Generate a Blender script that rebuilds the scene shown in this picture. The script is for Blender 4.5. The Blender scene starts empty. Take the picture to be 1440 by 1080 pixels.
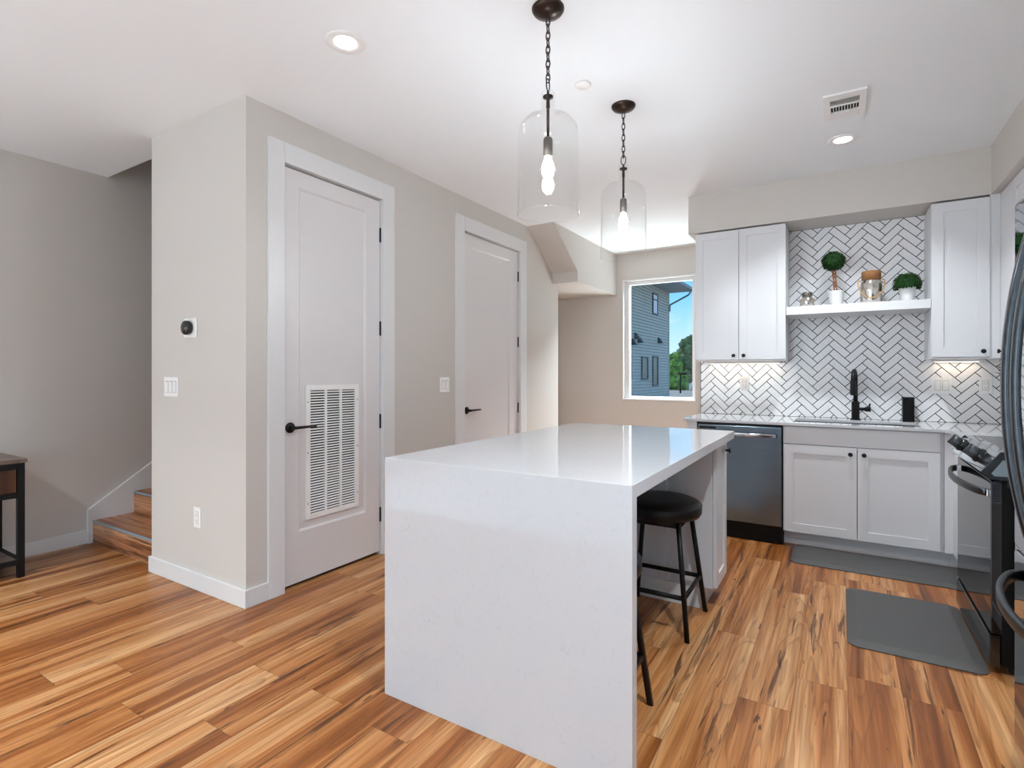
import bpy, bmesh, math, random
from mathutils import Vector, Matrix
random.seed(7)
S = bpy.context.scene
COL = S.collection
PI = math.pi

# ------------------------------------------------------------------ camera
YAW = math.radians(31.62)
cam_d = bpy.data.cameras.new('camera')
cam = bpy.data.objects.new('camera', cam_d); COL.objects.link(cam)
cam.location = (0, 0, 1.255)
cam.rotation_euler = (PI / 2, 0, YAW)
cam_d.sensor_fit = 'HORIZONTAL'; cam_d.sensor_width = 36.0
cam_d.lens = 36.0 * 752.5 / 1440.0
cam_d.shift_y = (524.6 - 540.0) / 1440.0
cam_d.clip_start = 0.02; cam_d.clip_end = 500
S.camera = cam

# ------------------------------------------------------------------ view
vs = S.view_settings
S.display_settings.display_device = 'sRGB'
vs.view_transform = 'Standard'; vs.look = 'None'; vs.gamma = 1.0
vs.use_curve_mapping = False
vs.exposure = 0.42

# ------------------------------------------------------------------ world (sky with clouds)
W = bpy.data.worlds.new('sky'); S.world = W; W.use_nodes = True
nt = W.node_tree; nt.nodes.clear()
def wn(t): return nt.nodes.new(t)
tc = wn('ShaderNodeTexCoord'); sep = wn('ShaderNodeSeparateXYZ')
nt.links.new(tc.outputs['Generated'], sep.inputs[0])
rmp = wn('ShaderNodeValToRGB')
rmp.color_ramp.elements[0].position = 0.0; rmp.color_ramp.elements[0].color = (0.66, 0.84, 0.97, 1)
rmp.color_ramp.elements[1].position = 0.5; rmp.color_ramp.elements[1].color = (0.13, 0.36, 0.78, 1)
e = rmp.color_ramp.elements.new(0.14); e.color = (0.20, 0.56, 0.93, 1)
nt.links.new(sep.outputs['Z'], rmp.inputs[0])
mp = wn('ShaderNodeMapping'); mp.inputs['Scale'].default_value = (9, 9, 16)
nt.links.new(tc.outputs['Generated'], mp.inputs[0])
nz = wn('ShaderNodeTexNoise'); nz.inputs['Scale'].default_value = 1.3; nz.inputs['Detail'].default_value = 6
nt.links.new(mp.outputs[0], nz.inputs['Vector'])
cr = wn('ShaderNodeValToRGB'); cr.color_ramp.elements[0].position = 0.52; cr.color_ramp.elements[1].position = 0.70
nt.links.new(nz.outputs['Fac'], cr.inputs[0])
mx = wn('ShaderNodeMix'); mx.data_type = 'RGBA'
nt.links.new(cr.outputs[0], mx.inputs['Factor']); nt.links.new(rmp.outputs[0], mx.inputs['A'])
mx.inputs['B'].default_value = (0.86, 0.90, 0.95, 1)
bg = wn('ShaderNodeBackground'); bg.inputs['Strength'].default_value = 1.0
nt.links.new(mx.outputs['Result'], bg.inputs['Color'])
wo = wn('ShaderNodeOutputWorld'); nt.links.new(bg.outputs[0], wo.inputs[0])

# ------------------------------------------------------------------ sun, added fill and daylight at the windows
def light(name, kind, loc, rot, energy, color=(1, 1, 1), **kw):
    d = bpy.data.lights.new(name, kind); d.energy = energy; d.color = color
    for k, v in kw.items(): setattr(d, k, v)
    o = bpy.data.objects.new(name, d); COL.objects.link(o)
    o.location = loc; o.rotation_euler = rot
    return o
sun = light('sun', 'SUN', (0, 0, 30), (math.radians(40), 0, math.radians(-105)), 2.2, (1.0, 0.95, 0.86), angle=0.01)
# added fill lamps at unseen openings behind the camera; daylight through the kitchen window
light('added_fill_rear', 'AREA', (-2.9, -7.95, 1.3), (math.radians(108), 0, 0), 155, (0.85, 0.945, 1.0), shape='RECTANGLE', size=3.6, size_y=2.3)
light('added_fill_side', 'AREA', (1.55, -1.0, 1.3), (math.radians(110), 0, PI / 2), 8, (0.85, 0.945, 1.0), shape='RECTANGLE', size=3.4, size_y=2.1)
light('daylight_kitchen_window', 'AREA', (-1.88, 7.05, 0.45), (math.radians(-106), 0, 0), 115, (0.85, 0.945, 1.0), shape='RECTANGLE', size=1.6, size_y=0.6)
light('skylight_kitchen_window', 'AREA', (-1.88, 6.85, 2.85), (math.radians(-50), 0, 0), 560, (0.85, 0.945, 1.0), shape='RECTANGLE', size=1.2, size_y=0.6)

S.cycles.max_bounces = 10; S.cycles.diffuse_bounces = 6; S.cycles.glossy_bounces = 4
S.cycles.transparent_max_bounces = 16
S.cycles.sample_clamp_indirect = 6.0

# ------------------------------------------------------------------ materials
def srgb(r, g, b):
    f = lambda c: ((c / 255.0) / 12.92) if c / 255.0 <= 0.04045 else (((c / 255.0) + 0.055) / 1.055) ** 2.4
    return (f(r), f(g), f(b), 1)

class NT:
    def __init__(s, name):
        s.m = bpy.data.materials.new(name); s.m.use_nodes = True
        s.t = s.m.node_tree; s.t.nodes.clear()
        s.out = s.n('ShaderNodeOutputMaterial')
    def n(s, t, **kw):
        x = s.t.nodes.new(t)
        for k, v in kw.items():
            if hasattr(x, k): setattr(x, k, v)
        return x
    def l(s, a, b): s.t.links.new(a, b)
    def math(s, op, a, b=None):
        x = s.n('ShaderNodeMath', operation=op)
        for i, v in enumerate((a, b)):
            if v is None: continue
            if isinstance(v, (int, float)): x.inputs[i].default_value = v
            else: s.l(v, x.inputs[i])
        return x.outputs[0]
    def ramp(s, fac, stops):
        x = s.n('ShaderNodeValToRGB'); r = x.color_ramp
        while len(r.elements) < len(stops): r.elements.new(0.5)
        for el, (p, c) in zip(r.elements, stops): el.position = p; el.color = c
        s.l(fac, x.inputs[0]); return x.outputs[0]
    def mix(s, f, a, b, mode='MIX'):
        x = s.n('ShaderNodeMix', data_type='RGBA'); x.blend_type = mode
        for nm, v in (('Factor', f), ('A', a), ('B', b)):
            if isinstance(v, (int, float)) and nm == 'Factor': x.inputs[nm].default_value = v
            elif isinstance(v, tuple): x.inputs[nm].default_value = v
            else: s.l(v, x.inputs[nm])
        return x.outputs['Result']

def principled(name, color, rough=0.5, metal=0.0, bump=0.0, bump_scale=200, var=0.02, spec=0.5, coat=0.0, emit=None, emit_s=0):
    k = NT(name); p = k.n('ShaderNodeBsdfPrincipled')
    co = k.n('ShaderNodeTexCoord')
    nz = k.n('ShaderNodeTexNoise'); nz.inputs['Scale'].default_value = bump_scale; nz.inputs['Detail'].default_value = 3
    k.l(co.outputs['Object'], nz.inputs['Vector'])
    c0 = tuple(max(0, x * (1 - var)) for x in color[:3]) + (1,); c1 = tuple(min(1, x * (1 + var)) for x in color[:3]) + (1,)
    k.l(k.ramp(nz.outputs['Fac'], [(0.3, c0), (0.7, c1)]), p.inputs['Base Color'])
    p.inputs['Roughness'].default_value = rough; p.inputs['Metallic'].default_value = metal
    p.inputs['Specular IOR Level'].default_value = spec
    p.inputs['Coat Weight'].default_value = coat
    if bump:
        b = k.n('ShaderNodeBump'); b.inputs['Strength'].default_value = bump; b.inputs['Distance'].default_value = 0.002
        k.l(nz.outputs['Fac'], b.inputs['Height']); k.l(b.outputs[0], p.inputs['Normal'])
    if emit:
        p.inputs['Emission Color'].default_value = emit; p.inputs['Emission Strength'].default_value = emit_s
    k.l(p.outputs[0], k.out.inputs[0]); return k.m

M = {}
M['wall'] = principled('greige_wall_paint', srgb(203, 197, 191), 0.65, bump=0.15, bump_scale=260, var=0.01)
M['ceiling'] = principled('white_ceiling_paint', srgb(242, 245, 248), 0.7, bump=0.1, bump_scale=300, var=0.008)
M['trim'] = principled('white_trim_paint', srgb(220, 219, 219), 0.32, var=0.006)
M['door'] = principled('white_door_paint', srgb(219, 215, 215), 0.34, var=0.006)
M['cabinet'] = principled('white_cabinet_paint', srgb(214, 214, 217), 0.3, var=0.006)
M['plastic'] = principled('white_plastic', srgb(240, 238, 236), 0.3, var=0.004)
M['plate_gap'] = principled('plate_seam', srgb(150, 146, 143), 0.6)
M['knob_grey'] = principled('dark_grey_knob', srgb(66, 71, 76), 0.38, metal=0.3)
M['tile'] = principled('glazed_white_tile', srgb(238, 238, 240), 0.12, bump=0.35, bump_scale=45, var=0.02)
M['grout'] = principled('black_grout', srgb(20, 20, 22), 0.9)
M['black_metal'] = principled('matte_black_metal', srgb(14, 14, 16), 0.45, metal=0.1, spec=0.3)
M['bronze'] = principled('dark_bronze', srgb(58, 46, 40), 0.32, metal=0.8)
M['socket_metal'] = principled('brushed_bronze_socket', srgb(120, 112, 106), 0.35, metal=0.9)
M['leather'] = principled('black_leather', srgb(13, 13, 15), 0.42, spec=0.35, bump=0.35, bump_scale=160)
M['mat'] = principled('grey_foam_mat', srgb(74, 72, 71), 0.6, bump=0.2, bump_scale=300)
M['black_gloss'] = principled('black_gloss', srgb(10, 10, 12), 0.12, spec=0.6)
M['black_enamel'] = principled('black_enamel', srgb(8, 8, 9), 0.4, spec=0.2)
M['rubber'] = principled('black_rubber', srgb(20, 20, 20), 0.8)
M['void_shade'] = principled('painted_cavity_shade', srgb(22, 21, 21), 0.9)  # near-black colour stands in for shade inside openings
M['ceramic'] = principled('white_ceramic', srgb(212, 212, 212), 0.35)
M['burlap'] = principled('cork_and_burlap', srgb(140, 96, 58), 0.9, bump=0.8, bump_scale=400, var=0.2)
M['rope'] = principled('jute_rope', srgb(178, 140, 96), 0.9, bump=0.8, bump_scale=500, var=0.2)
M['twig'] = principled('brown_twig', srgb(140, 88, 58), 0.8, var=0.25, bump_scale=90)
M['mercury'] = principled('silvered_glass', srgb(205, 200, 192), 0.12, metal=0.9, var=0.15, bump=0.5, bump_scale=40)
M['boxwood'] = principled('boxwood_leaf', srgb(24, 58, 20), 0.7, spec=0.2, var=0.6, bump_scale=60)
M['leaf'] = principled('narrow_plant_leaf', srgb(72, 92, 58), 0.5, var=0.3, bump_scale=40)
M['bounce_carpet'] = principled('pale_bounce_carpet', srgb(214, 216, 220), 0.95, bump=0.5, bump_scale=300)
M['dark_steel'] = None
M['glass_black'] = principled('black_oven_glass', srgb(16, 17, 19), 0.03, spec=0.9)
M['steel_bright'] = principled('bright_steel', srgb(200, 202, 204), 0.22, metal=1.0)
M['steel_sink'] = principled('sink_steel', srgb(150, 150, 152), 0.3, metal=1.0)
M['nosing'] = principled('pale_nosing_tape', srgb(138, 152, 158), 0.35)
M['led'] = principled('warm_led_diffuser', srgb(255, 240, 220), 0.4, emit=(1.0, 0.84, 0.66, 1), emit_s=2.5)
M['lamp_disc'] = principled('lamp_diffuser', srgb(250, 250, 250), 0.4, emit=(1.0, 0.98, 0.95, 1), emit_s=9)
M['bulb'] = principled('glowing_bulb', srgb(250, 250, 250), 0.2, emit=(0.90, 0.96, 1.0, 1), emit_s=235)
M['asphalt'] = principled('paving', srgb(150, 148, 142), 0.9, bump_scale=2, var=0.1)
M['roof'] = principled('grey_metal_roof', srgb(150, 156, 160), 0.5)
M['soffit_paint'] = principled('grey_soffit_boards', srgb(150, 158, 160), 0.6)
M['gutter'] = principled('grey_gutter', srgb(120, 134, 142), 0.5)
M['siding'] = principled('blue_grey_siding', srgb(186, 186, 176), 0.65, var=0.05, bump_scale=3)
M['win_frame_dark'] = principled('dark_window_frame', srgb(66, 76, 80), 0.5)
M['car_paint'] = principled('white_car_paint', srgb(220, 222, 226), 0.2)
M['bark'] = principled('tree_bark', srgb(92, 78, 64), 0.9, var=0.2, bump_scale=8)
M['tree_dark'] = principled('dark_green_leaves', srgb(60, 100, 50), 0.6, var=0.7, bump_scale=4)
M['tree_light'] = principled('bright_green_leaves', srgb(112, 156, 60), 0.6, var=0.65, bump_scale=4)
M['sky_pane'] = principled('painted_sky_reflection', srgb(238, 234, 244), 0.6)  # pale sky reflection painted as the upper pane's colour

def brushed(name, color, rough, scale, rv=0.12):
    k = NT(name); p = k.n('ShaderNodeBsdfPrincipled')
    co = k.n('ShaderNodeTexCoord'); mp = k.n('ShaderNodeMapping'); mp.inputs['Scale'].default_value = scale
    k.l(co.outputs['Object'], mp.inputs[0])
    nz = k.n('ShaderNodeTexNoise'); nz.inputs['Scale'].default_value = 1.0; nz.inputs['Detail'].default_value = 5
    k.l(mp.outputs[0], nz.inputs['Vector'])
    c = color
    k.l(k.ramp(nz.outputs['Fac'], [(0.3, tuple(x * .85 for x in c[:3]) + (1,)), (0.7, tuple(x * 1.15 for x in c[:3]) + (1,))]), p.inputs['Base Color'])
    p.inputs['Metallic'].default_value = 1.0
    k.l(k.math('ADD', k.math('MULTIPLY', nz.outputs['Fac'], rv), rough - rv / 2), p.inputs['Roughness'])
    k.l(p.outputs[0], k.out.inputs[0]); return k.m
M['dark_steel'] = brushed('black_stainless', srgb(122, 136, 148), 0.2, (3, 3, 900))
M['fridge_steel'] = brushed('black_stainless_smooth', srgb(190, 193, 198), 0.03, (3, 3, 400), 0.02)
M['handle_steel'] = brushed('dark_handle_steel', srgb(74, 79, 84), 0.3, (40, 40, 40))
M['range_steel'] = brushed('dark_stainless_range', srgb(196, 197, 200), 0.04, (3, 900, 3), 0.02)

def thin_glass(name, tint, f0=1.45, refl=1.0, rough=0.0):
    k = NT(name)
    tr = k.n('ShaderNodeBsdfTransparent'); tr.inputs[0].default_value = tint
    gl = k.n('ShaderNodeBsdfGlossy'); gl.inputs['Roughness'].default_value = rough; gl.inputs[0].default_value = (1, 1, 1, 1)
    fr = k.n('ShaderNodeLayerWeight'); fr.inputs['Blend'].default_value = 0.5
    mx = k.n('ShaderNodeMixShader')
    k.l(k.math('ADD', k.math('MULTIPLY', k.math('POWER', fr.outputs['Facing'], 4.0), refl), f0), mx.inputs[0]); k.l(tr.outputs[0], mx.inputs[1]); k.l(gl.outputs[0], mx.inputs[2])
    k.l(mx.outputs[0], k.out.inputs[0]); return k.m
M['glass'] = thin_glass('window_glass', (0.97, 0.99, 0.985, 1), .02, .5)
M['jar_glass'] = thin_glass('clear_jar_glass', (0.972, 0.976, 0.976, 1), .015, .8)
M['cab_glass'] = principled('reflective_cabinet_glass', srgb(120, 122, 126), 0.04, metal=0.85, var=0.0)
M['far_pane'] = principled('painted_teal_reflection', srgb(44, 78, 80), 0.25, metal=0.0, spec=0.3)  # teal reflection painted into the lower panes' colour

def quartz():
    k = NT('white_quartz'); p = k.n('ShaderNodeBsdfPrincipled')
    co = k.n('ShaderNodeTexCoord')
    n1 = k.n('ShaderNodeTexNoise'); n1.inputs['Scale'].default_value = 34; n1.inputs['Detail'].default_value = 5; n1.inputs['Distortion'].default_value = 1.5
    n2 = k.n('ShaderNodeTexNoise'); n2.inputs['Scale'].default_value = 5; n2.inputs['Detail'].default_value = 6; n2.inputs['Distortion'].default_value = 2.5
    k.l(co.outputs['Object'], n1.inputs['Vector']); k.l(co.outputs['Object'], n2.inputs['Vector'])
    speck = k.ramp(n1.outputs['Fac'], [(0.0, (0, 0, 0, 1)), (0.66, (0, 0, 0, 1)), (0.74, (1, 1, 1, 1))])
    vein = k.ramp(n2.outputs['Fac'], [(0.485, (0, 0, 0, 1)), (0.5, (1, 1, 1, 1)), (0.515, (0, 0, 0, 1))])
    base = k.mix(k.math('MULTIPLY', speck, 0.30), srgb(196, 196, 199), srgb(156, 157, 162))
    base = k.mix(k.math('MULTIPLY', vein, 0.10), base, srgb(150, 150, 156))
    k.l(base, p.inputs['Base Color'])
    p.inputs['Roughness'].default_value = 0.06; p.inputs['Specular IOR Level'].default_value = 0.48
    k.l(p.outputs[0], k.out.inputs[0]); return k.m
M['quartz'] = quartz()

def wood_floor(name, along='Y', w=0.181, L=1.22, sat=1.0, bright=1.0):
    """plank floor; planks run along one axis"""
    k = NT(name); p = k.n('ShaderNodeBsdfPrincipled')
    co = k.n('ShaderNodeTexCoord'); sp = k.n('ShaderNodeSeparateXYZ'); k.l(co.outputs['Object'], sp.inputs[0])
    A, B = ('Y', 'X') if along == 'Y' else ('X', 'Y')
    if along == 'XZ': A, B = 'X', 'Z'
    u = k.math('ADD', sp.outputs[A], 40.0); v = k.math('ADD', sp.outputs[B], 20.07)
    row = k.math('FLOOR', k.math('DIVIDE', v, w))
    wn1 = k.n('ShaderNodeTexWhiteNoise', noise_dimensions='1D'); k.l(row, wn1.inputs['W'])
    us = k.math('ADD', u, k.math('MULTIPLY', wn1.outputs['Value'], L))
    pl = k.math('FLOOR', k.math('DIVIDE', us, L))
    cb = k.n('ShaderNodeCombineXYZ'); k.l(row, cb.inputs[0]); k.l(pl, cb.inputs[1])
    wn2 = k.n('ShaderNodeTexWhiteNoise', noise_dimensions='3D'); k.l(cb.outputs[0], wn2.inputs['Vector'])
    sr = k.n('ShaderNodeSeparateColor'); k.l(wn2.outputs['Color'], sr.inputs[0])
    # per-plank grain space
    gx = k.math('ADD', k.math('MULTIPLY', us, 1.0), k.math('MULTIPLY', sr.outputs[0], 37.0))
    gy = k.math('ADD', v, k.math('MULTIPLY', sr.outputs[1], 53.0))
    def nz(sx, sy, scale, det, dist=0.0, rough=0.55):
        c = k.n('ShaderNodeCombineXYZ'); k.l(k.math('MULTIPLY', gx, sx), c.inputs[0]); k.l(k.math('MULTIPLY', gy, sy), c.inputs[1])
        k.l(k.math('MULTIPLY', sr.outputs[2], 9.0), c.inputs[2])
        n = k.n('ShaderNodeTexNoise'); n.inputs['Scale'].default_value = scale; n.inputs['Detail'].default_value = det
        n.inputs['Distortion'].default_value = dist; n.inputs['Roughness'].default_value = rough
        k.l(c.outputs[0], n.inputs['Vector']); return n.outputs['Fac']
    broad = nz(0.42, 11.0, 1.0, 4, 0.5, .6)
    fine = nz(2.2, 80.0, 1.0, 4, 0.3)
    # cathedral rings from a smooth stretched field
    f = nz(0.55, 7.5, 1.0, 1.5, 0.25)
    rings = k.math('FRACT', k.math('MULTIPLY', f, 15.0))
    rings = k.ramp(rings, [(0.0, (0, 0, 0, 1)), (0.72, (.35, .35, .35, 1)), (0.93, (1, 1, 1, 1)), (1.0, (0, 0, 0, 1))])
    streak = k.ramp(nz(1.1, 24.0, 1.0, 5, 0.8, .65), [(0.0, (0, 0, 0, 1)), (0.575, (0, 0, 0, 1)), (0.64, (1, 1, 1, 1))])
    knot = k.ramp(nz(5.0, 34.0, 1.0, 2, 1.2), [(0.0, (0, 0, 0, 1)), (0.685, (0, 0, 0, 1)), (0.74, (1, 1, 1, 1))])
    tone = k.math('ADD', k.math('MULTIPLY', sr.outputs[1], 0.30), k.math('MULTIPLY', k.math('SUBTRACT', broad, 0.5), 2.0)); tone = k.math('ADD', tone, 0.36)
    base = k.ramp(tone, [(0.06, srgb(112, 68, 44)), (0.32, srgb(166, 108, 72)), (0.55, srgb(208, 150, 106)), (0.88, srgb(234, 188, 144))])
    base = k.mix(k.math('MULTIPLY', rings, 0.40), base, srgb(104, 62, 40))
    base = k.mix(k.math('MULTIPLY', k.ramp(fine, [(0.4, (0, 0, 0, 1)), (0.68, (1, 1, 1, 1))]), 0.48), base, srgb(120, 76, 48))
    base = k.mix(k.math('MULTIPLY', streak, 0.80), base, srgb(66, 38, 28))
    base = k.mix(k.math('MULTIPLY', knot, 0.8), base, srgb(58, 38, 30))
    # seams
    fv = k.math('FRACT', k.math('DIVIDE', v, w)); fu = k.math('FRACT', k.math('DIVIDE', us, L))
    sv = k.math('LESS_THAN', k.math('MINIMUM', fv, k.math('SUBTRACT', 1.0, fv)), 0.005)
    su = k.math('LESS_THAN', k.math('MINIMUM', fu, k.math('SUBTRACT', 1.0, fu)), 0.0008)
    seam = k.math('MAXIMUM', sv, su)
    base = k.mix(k.math('MULTIPLY', seam, 0.55), base, srgb(60, 36, 24))
    hs = k.n('ShaderNodeHueSaturation'); hs.inputs['Saturation'].default_value = sat; hs.inputs['Value'].default_value = bright
    k.l(base, hs.inputs['Color'])
    k.l(hs.outputs[0], p.inputs['Base Color'])
    p.inputs['Roughness'].default_value = 0.33; p.inputs['Specular IOR Level'].default_value = 0.4
    b = k.n('ShaderNodeBump'); b.inputs['Strength'].default_value = 0.12; b.inputs['Distance'].default_value = 0.001
    k.l(k.math('SUBTRACT', fine, k.math('MULTIPLY', seam, 1.0)), b.inputs['Height']); k.l(b.outputs[0], p.inputs['Normal'])
    k.l(p.outputs[0], k.out.inputs[0]); return k.m
M['floor'] = wood_floor('hickory_planks', 'Y', bright=0.81, sat=1.12)
M['tread_wood'] = wood_floor('hickory_tread', 'X', w=0.6, L=3.0)
M['riser_wood'] = wood_floor('hickory_riser', 'XZ', w=0.5, L=3.0)
M['rustic_wood'] = wood_floor('rustic_brown_wood', 'Y', w=0.2, L=2.0, bright=0.36, sat=.55)
M['rustic_front'] = wood_floor('rustic_drawer_wood', 'Y', w=0.3, L=2.0, bright=0.62)

# ------------------------------------------------------------------ mesh builder
class MB:
    def __init__(s): s.bm = bmesh.new(); s.mi = 0
    def mat(s, i): s.mi = i; return s
    def _tag(s, faces, smooth=False):
        for f in faces: f.material_index = s.mi; f.smooth = smooth
    def box(s, x0, x1, y0, y1, z0, z1, bev=0.0, seg=2):
        vs_ = [s.bm.verts.new((x, y, z)) for x in (x0, x1) for y in (y0, y1) for z in (z0, z1)]
        fs = [s.bm.faces.new([vs_[i] for i in q]) for q in ((0, 1, 3, 2), (4, 6, 7, 5), (0, 4, 5, 1), (2, 3, 7, 6), (0, 2, 6, 4), (1, 5, 7, 3))]
        s._tag(fs)
        if bev > 0:
            es = list({e for f in fs for e in f.edges})
            r = bmesh.ops.bevel(s.bm, geom=es, offset=bev, segments=seg, affect='EDGES', profile=0.6)
            s._tag(r['faces'])
        return s
    def prism(s, pts, axis, lo, hi, bev=0.0):
        """polygon pts in the two other axes (order y,z / x,z / x,y), pushed along axis"""
        def P(a, b, t): return {'x': (t, a, b), 'y': (a, t, b), 'z': (a, b, t)}[axis]
        A = [s.bm.verts.new(P(a, b, lo)) for a, b in pts]; B = [s.bm.verts.new(P(a, b, hi)) for a, b in pts]
        n = len(pts); fs = [s.bm.faces.new(A), s.bm.faces.new(B[::-1])]
        for i in range(n): fs.append(s.bm.faces.new((A[i], B[i], B[(i + 1) % n], A[(i + 1) % n])))
        s._tag(fs); bmesh.ops.recalc_face_normals(s.bm, faces=fs)
        if bev > 0:
            es = list({e for f in fs for e in f.edges})
            r = bmesh.ops.bevel(s.bm, geom=es, offset=bev, segments=2, affect='EDGES', profile=0.6); s._tag(r['faces'])
        return s
    def cyl(s, p0, p1, r0, r1=None, seg=20, smooth=True, caps=True):
        r1 = r0 if r1 is None else r1
        p0, p1 = Vector(p0), Vector(p1); d = (p1 - p0).normalized()
        a = d.orthogonal().normalized(); b = d.cross(a)
        A = [s.bm.verts.new(p0 + (a * math.cos(t) + b * math.sin(t)) * r0) for t in (2 * PI * i / seg for i in range(seg))]
        B = [s.bm.verts.new(p1 + (a * math.cos(t) + b * math.sin(t)) * r1) for t in (2 * PI * i / seg for i in range(seg))]
        for i in range(seg):
            f = s.bm.faces.new((A[i], A[(i + 1) % seg], B[(i + 1) % seg], B[i])); s._tag([f], smooth)
        if caps: s._tag([s.bm.faces.new(A[::-1]), s.bm.faces.new(B)])
        return s
    def lathe(s, prof, c=(0, 0, 0), seg=36, axis='z', smooth=True):
        cx, cy, cz = c; rings = []
        for r, h in prof:
            ring = []
            for i in range(1 if r < 1e-6 else seg):
                t = 2 * PI * i / seg; q = (r * math.cos(t), r * math.sin(t), h)
                if axis == 'x': q = (q[2], q[0], q[1])
                if axis == 'y': q = (q[0], q[2], q[1])
                ring.append(s.bm.verts.new((cx + q[0], cy + q[1], cz + q[2])))
            rings.append(ring)
        fs = []
        for a, b in zip(rings, rings[1:]):
            for i in range(seg):
                j = (i + 1) % seg
                if len(a) == 1 and len(b) == 1: continue
                if len(a) == 1: fs.append(s.bm.faces.new((a[0], b[j], b[i])))
                elif len(b) == 1: fs.append(s.bm.faces.new((a[i], a[j], b[0])))
                else: fs.append(s.bm.faces.new((a[i], a[j], b[j], b[i])))
        s._tag(fs, smooth); bmesh.ops.recalc_face_normals(s.bm, faces=fs); return s
    def tube(s, pts, r, seg=10, closed=False, flat=None):
        pts = [Vector(p) for p in pts]; n = len(pts); rings = []; up = None
        for i, p in enumerate(pts):
            a = pts[(i - 1) % n] if (closed or i > 0) else p; b = pts[(i + 1) % n] if (closed or i < n - 1) else p
            d = (b - a).normalized()
            if up is None: up = d.orthogonal().normalized()
            up = (up - d * up.dot(d)).normalized(); sd = d.cross(up)
            rr = r[i] if isinstance(r, (list, tuple)) else r
            rings.append([s.bm.verts.new(p + (up * math.cos(t) + sd * math.sin(t)) * rr) for t in (2 * PI * k / seg for k in range(seg))])
        m = n if closed else n - 1
        for i in range(m):
            A, B = rings[i], rings[(i + 1) % n]
            for k in range(seg):
                f = s.bm.faces.new((A[k], A[(k + 1) % seg], B[(k + 1) % seg], B[k])); s._tag([f], True)
        if not closed: s._tag([s.bm.faces.new(rings[0][::-1]), s.bm.faces.new(rings[-1])])
        return s
    def ribbon(s, pts, w, t, side):
        """rectangular bar along pts; side = unit vector of width w, thickness t across"""
        pts = [Vector(p) for p in pts]; side = Vector(side).normalized(); rings = []
        for i, p in enumerate(pts):
            a = pts[max(i - 1, 0)]; b = pts[min(i + 1, len(pts) - 1)]; d = (b - a).normalized(); n = d.cross(side).normalized()
            c = 0.3
            q = []
            for (su, sv) in ((1, 1 - c), (1 - c, 1), (-1 + c, 1), (-1, 1 - c), (-1, -1 + c), (-1 + c, -1), (1 - c, -1), (1, -1 + c)):
                q.append(s.bm.verts.new(p + side * su * w / 2 + n * sv * t / 2))
            rings.append(q)
        for A, B in zip(rings, rings[1:]):
            for k in range(8): s._tag([s.bm.faces.new((A[k], A[(k + 1) % 8], B[(k + 1) % 8], B[k]))], True)
        s._tag([s.bm.faces.new(rings[0][::-1]), s.bm.faces.new(rings[-1])])
        return s
    def build(s, name, mats, parent=None, label=None, kind=None):
        bmesh.ops.recalc_face_normals(s.bm, faces=s.bm.faces)
        if parent is not None:
            off = Vector((0, 0, 0)); q = parent
            while q is not None: off += q.location; q = q.parent
            bmesh.ops.translate(s.bm, verts=s.bm.verts, vec=-off)
        me = bpy.data.meshes.new(name); s.bm.to_mesh(me); s.bm.free()
        o = bpy.data.objects.new(name, me); COL.objects.link(o)
        for m in (mats if isinstance(mats, (list, tuple)) else [mats]): me.materials.append(m)
        if parent is not None: o.parent = parent
        if label: o['label'] = label
        if kind: o['kind'] = kind
        return o

def thing(name, label, cat, loc=(0, 0, 0), group=None):
    o = bpy.data.objects.new(name, None); COL.objects.link(o); o.empty_display_size = 0.05
    o.location = loc; o['label'] = label; o['category'] = cat
    if group: o['group'] = group
    bpy.context.view_layer.update()
    return o
def tag(o, label, cat, group=None):
    o['label'] = label; o['category'] = cat
    if group: o['group'] = group
    return o
def struct(name, mb, mats): return mb.build(name, mats, kind='structure')
def dup(root, loc, label, group=None):
    r = root.copy(); COL.objects.link(r); r.location = loc; r['label'] = label
    if group: r['group'] = group
    for ch in list(root.children):
        c = ch.copy(); COL.objects.link(c); c.parent = r
        for g in list(ch.children):
            d = g.copy(); COL.objects.link(d); d.parent = c
    return r

H = 2.74
# ------------------------------------------------------------------ setting
struct('floor', MB().box(-4.86, 1.36, -7.72, 6.56, -0.1, 0.0), M['floor'])
struct('added_bounce_carpet', MB().box(-4.4, 0.8, -7.2, -0.55, 0.0, 0.012), M['bounce_carpet'])  # unseen pale carpet added so bounced light stays neutral
c_ = MB(); c_.box(-4.86, -3.72, -7.72, 1.85, H, H + 0.14); c_.box(-3.72, 1.36, -7.72, 6.56, H, H + 0.14)
struct('ceiling', c_, M['ceiling'])
struct('wall_left', MB().box(-4.86, -4.74, -7.72, 5.5, 0, 5.2), M['wall'])
w_ = MB(); w_.box(-4.74, -3.60, 5.3, 5.42, 0, 5.2); w_.box(-4.74, -3.72, 1.73, 1.85, H + 0.14, 5.2)
w_.box(-3.72, -3.60, 1.73, 5.3, H + 0.14, 5.2); w_.box(-4.86, -3.60, 1.73, 5.42, 5.2, 5.3)
struct('wall_stairwell', w_, M['wall'])
w_ = MB(); w_.box(-3.72, -2.71, 1.69, 1.81, 0, H); w_.box(-3.72, -3.60, 1.81, 5.39, 0, H)
struct('wall_middle_front', w_, M['wall'])
w_ = MB()
for y0, y1, z0, z1 in ((1.81, 1.90, 0, H), (1.90, 2.70, 2.475, H), (2.70, 3.605, 0, H), (3.605, 4.56, 2.475, H), (4.56, 5.39, 0, H)):
    w_.box(-2.83, -2.71, y0, y1, z0, z1)
w_.box(-3.60, -2.83, 5.27, 5.39, 0, H)
struct('wall_middle_side', w_, M['wall'])
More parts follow.
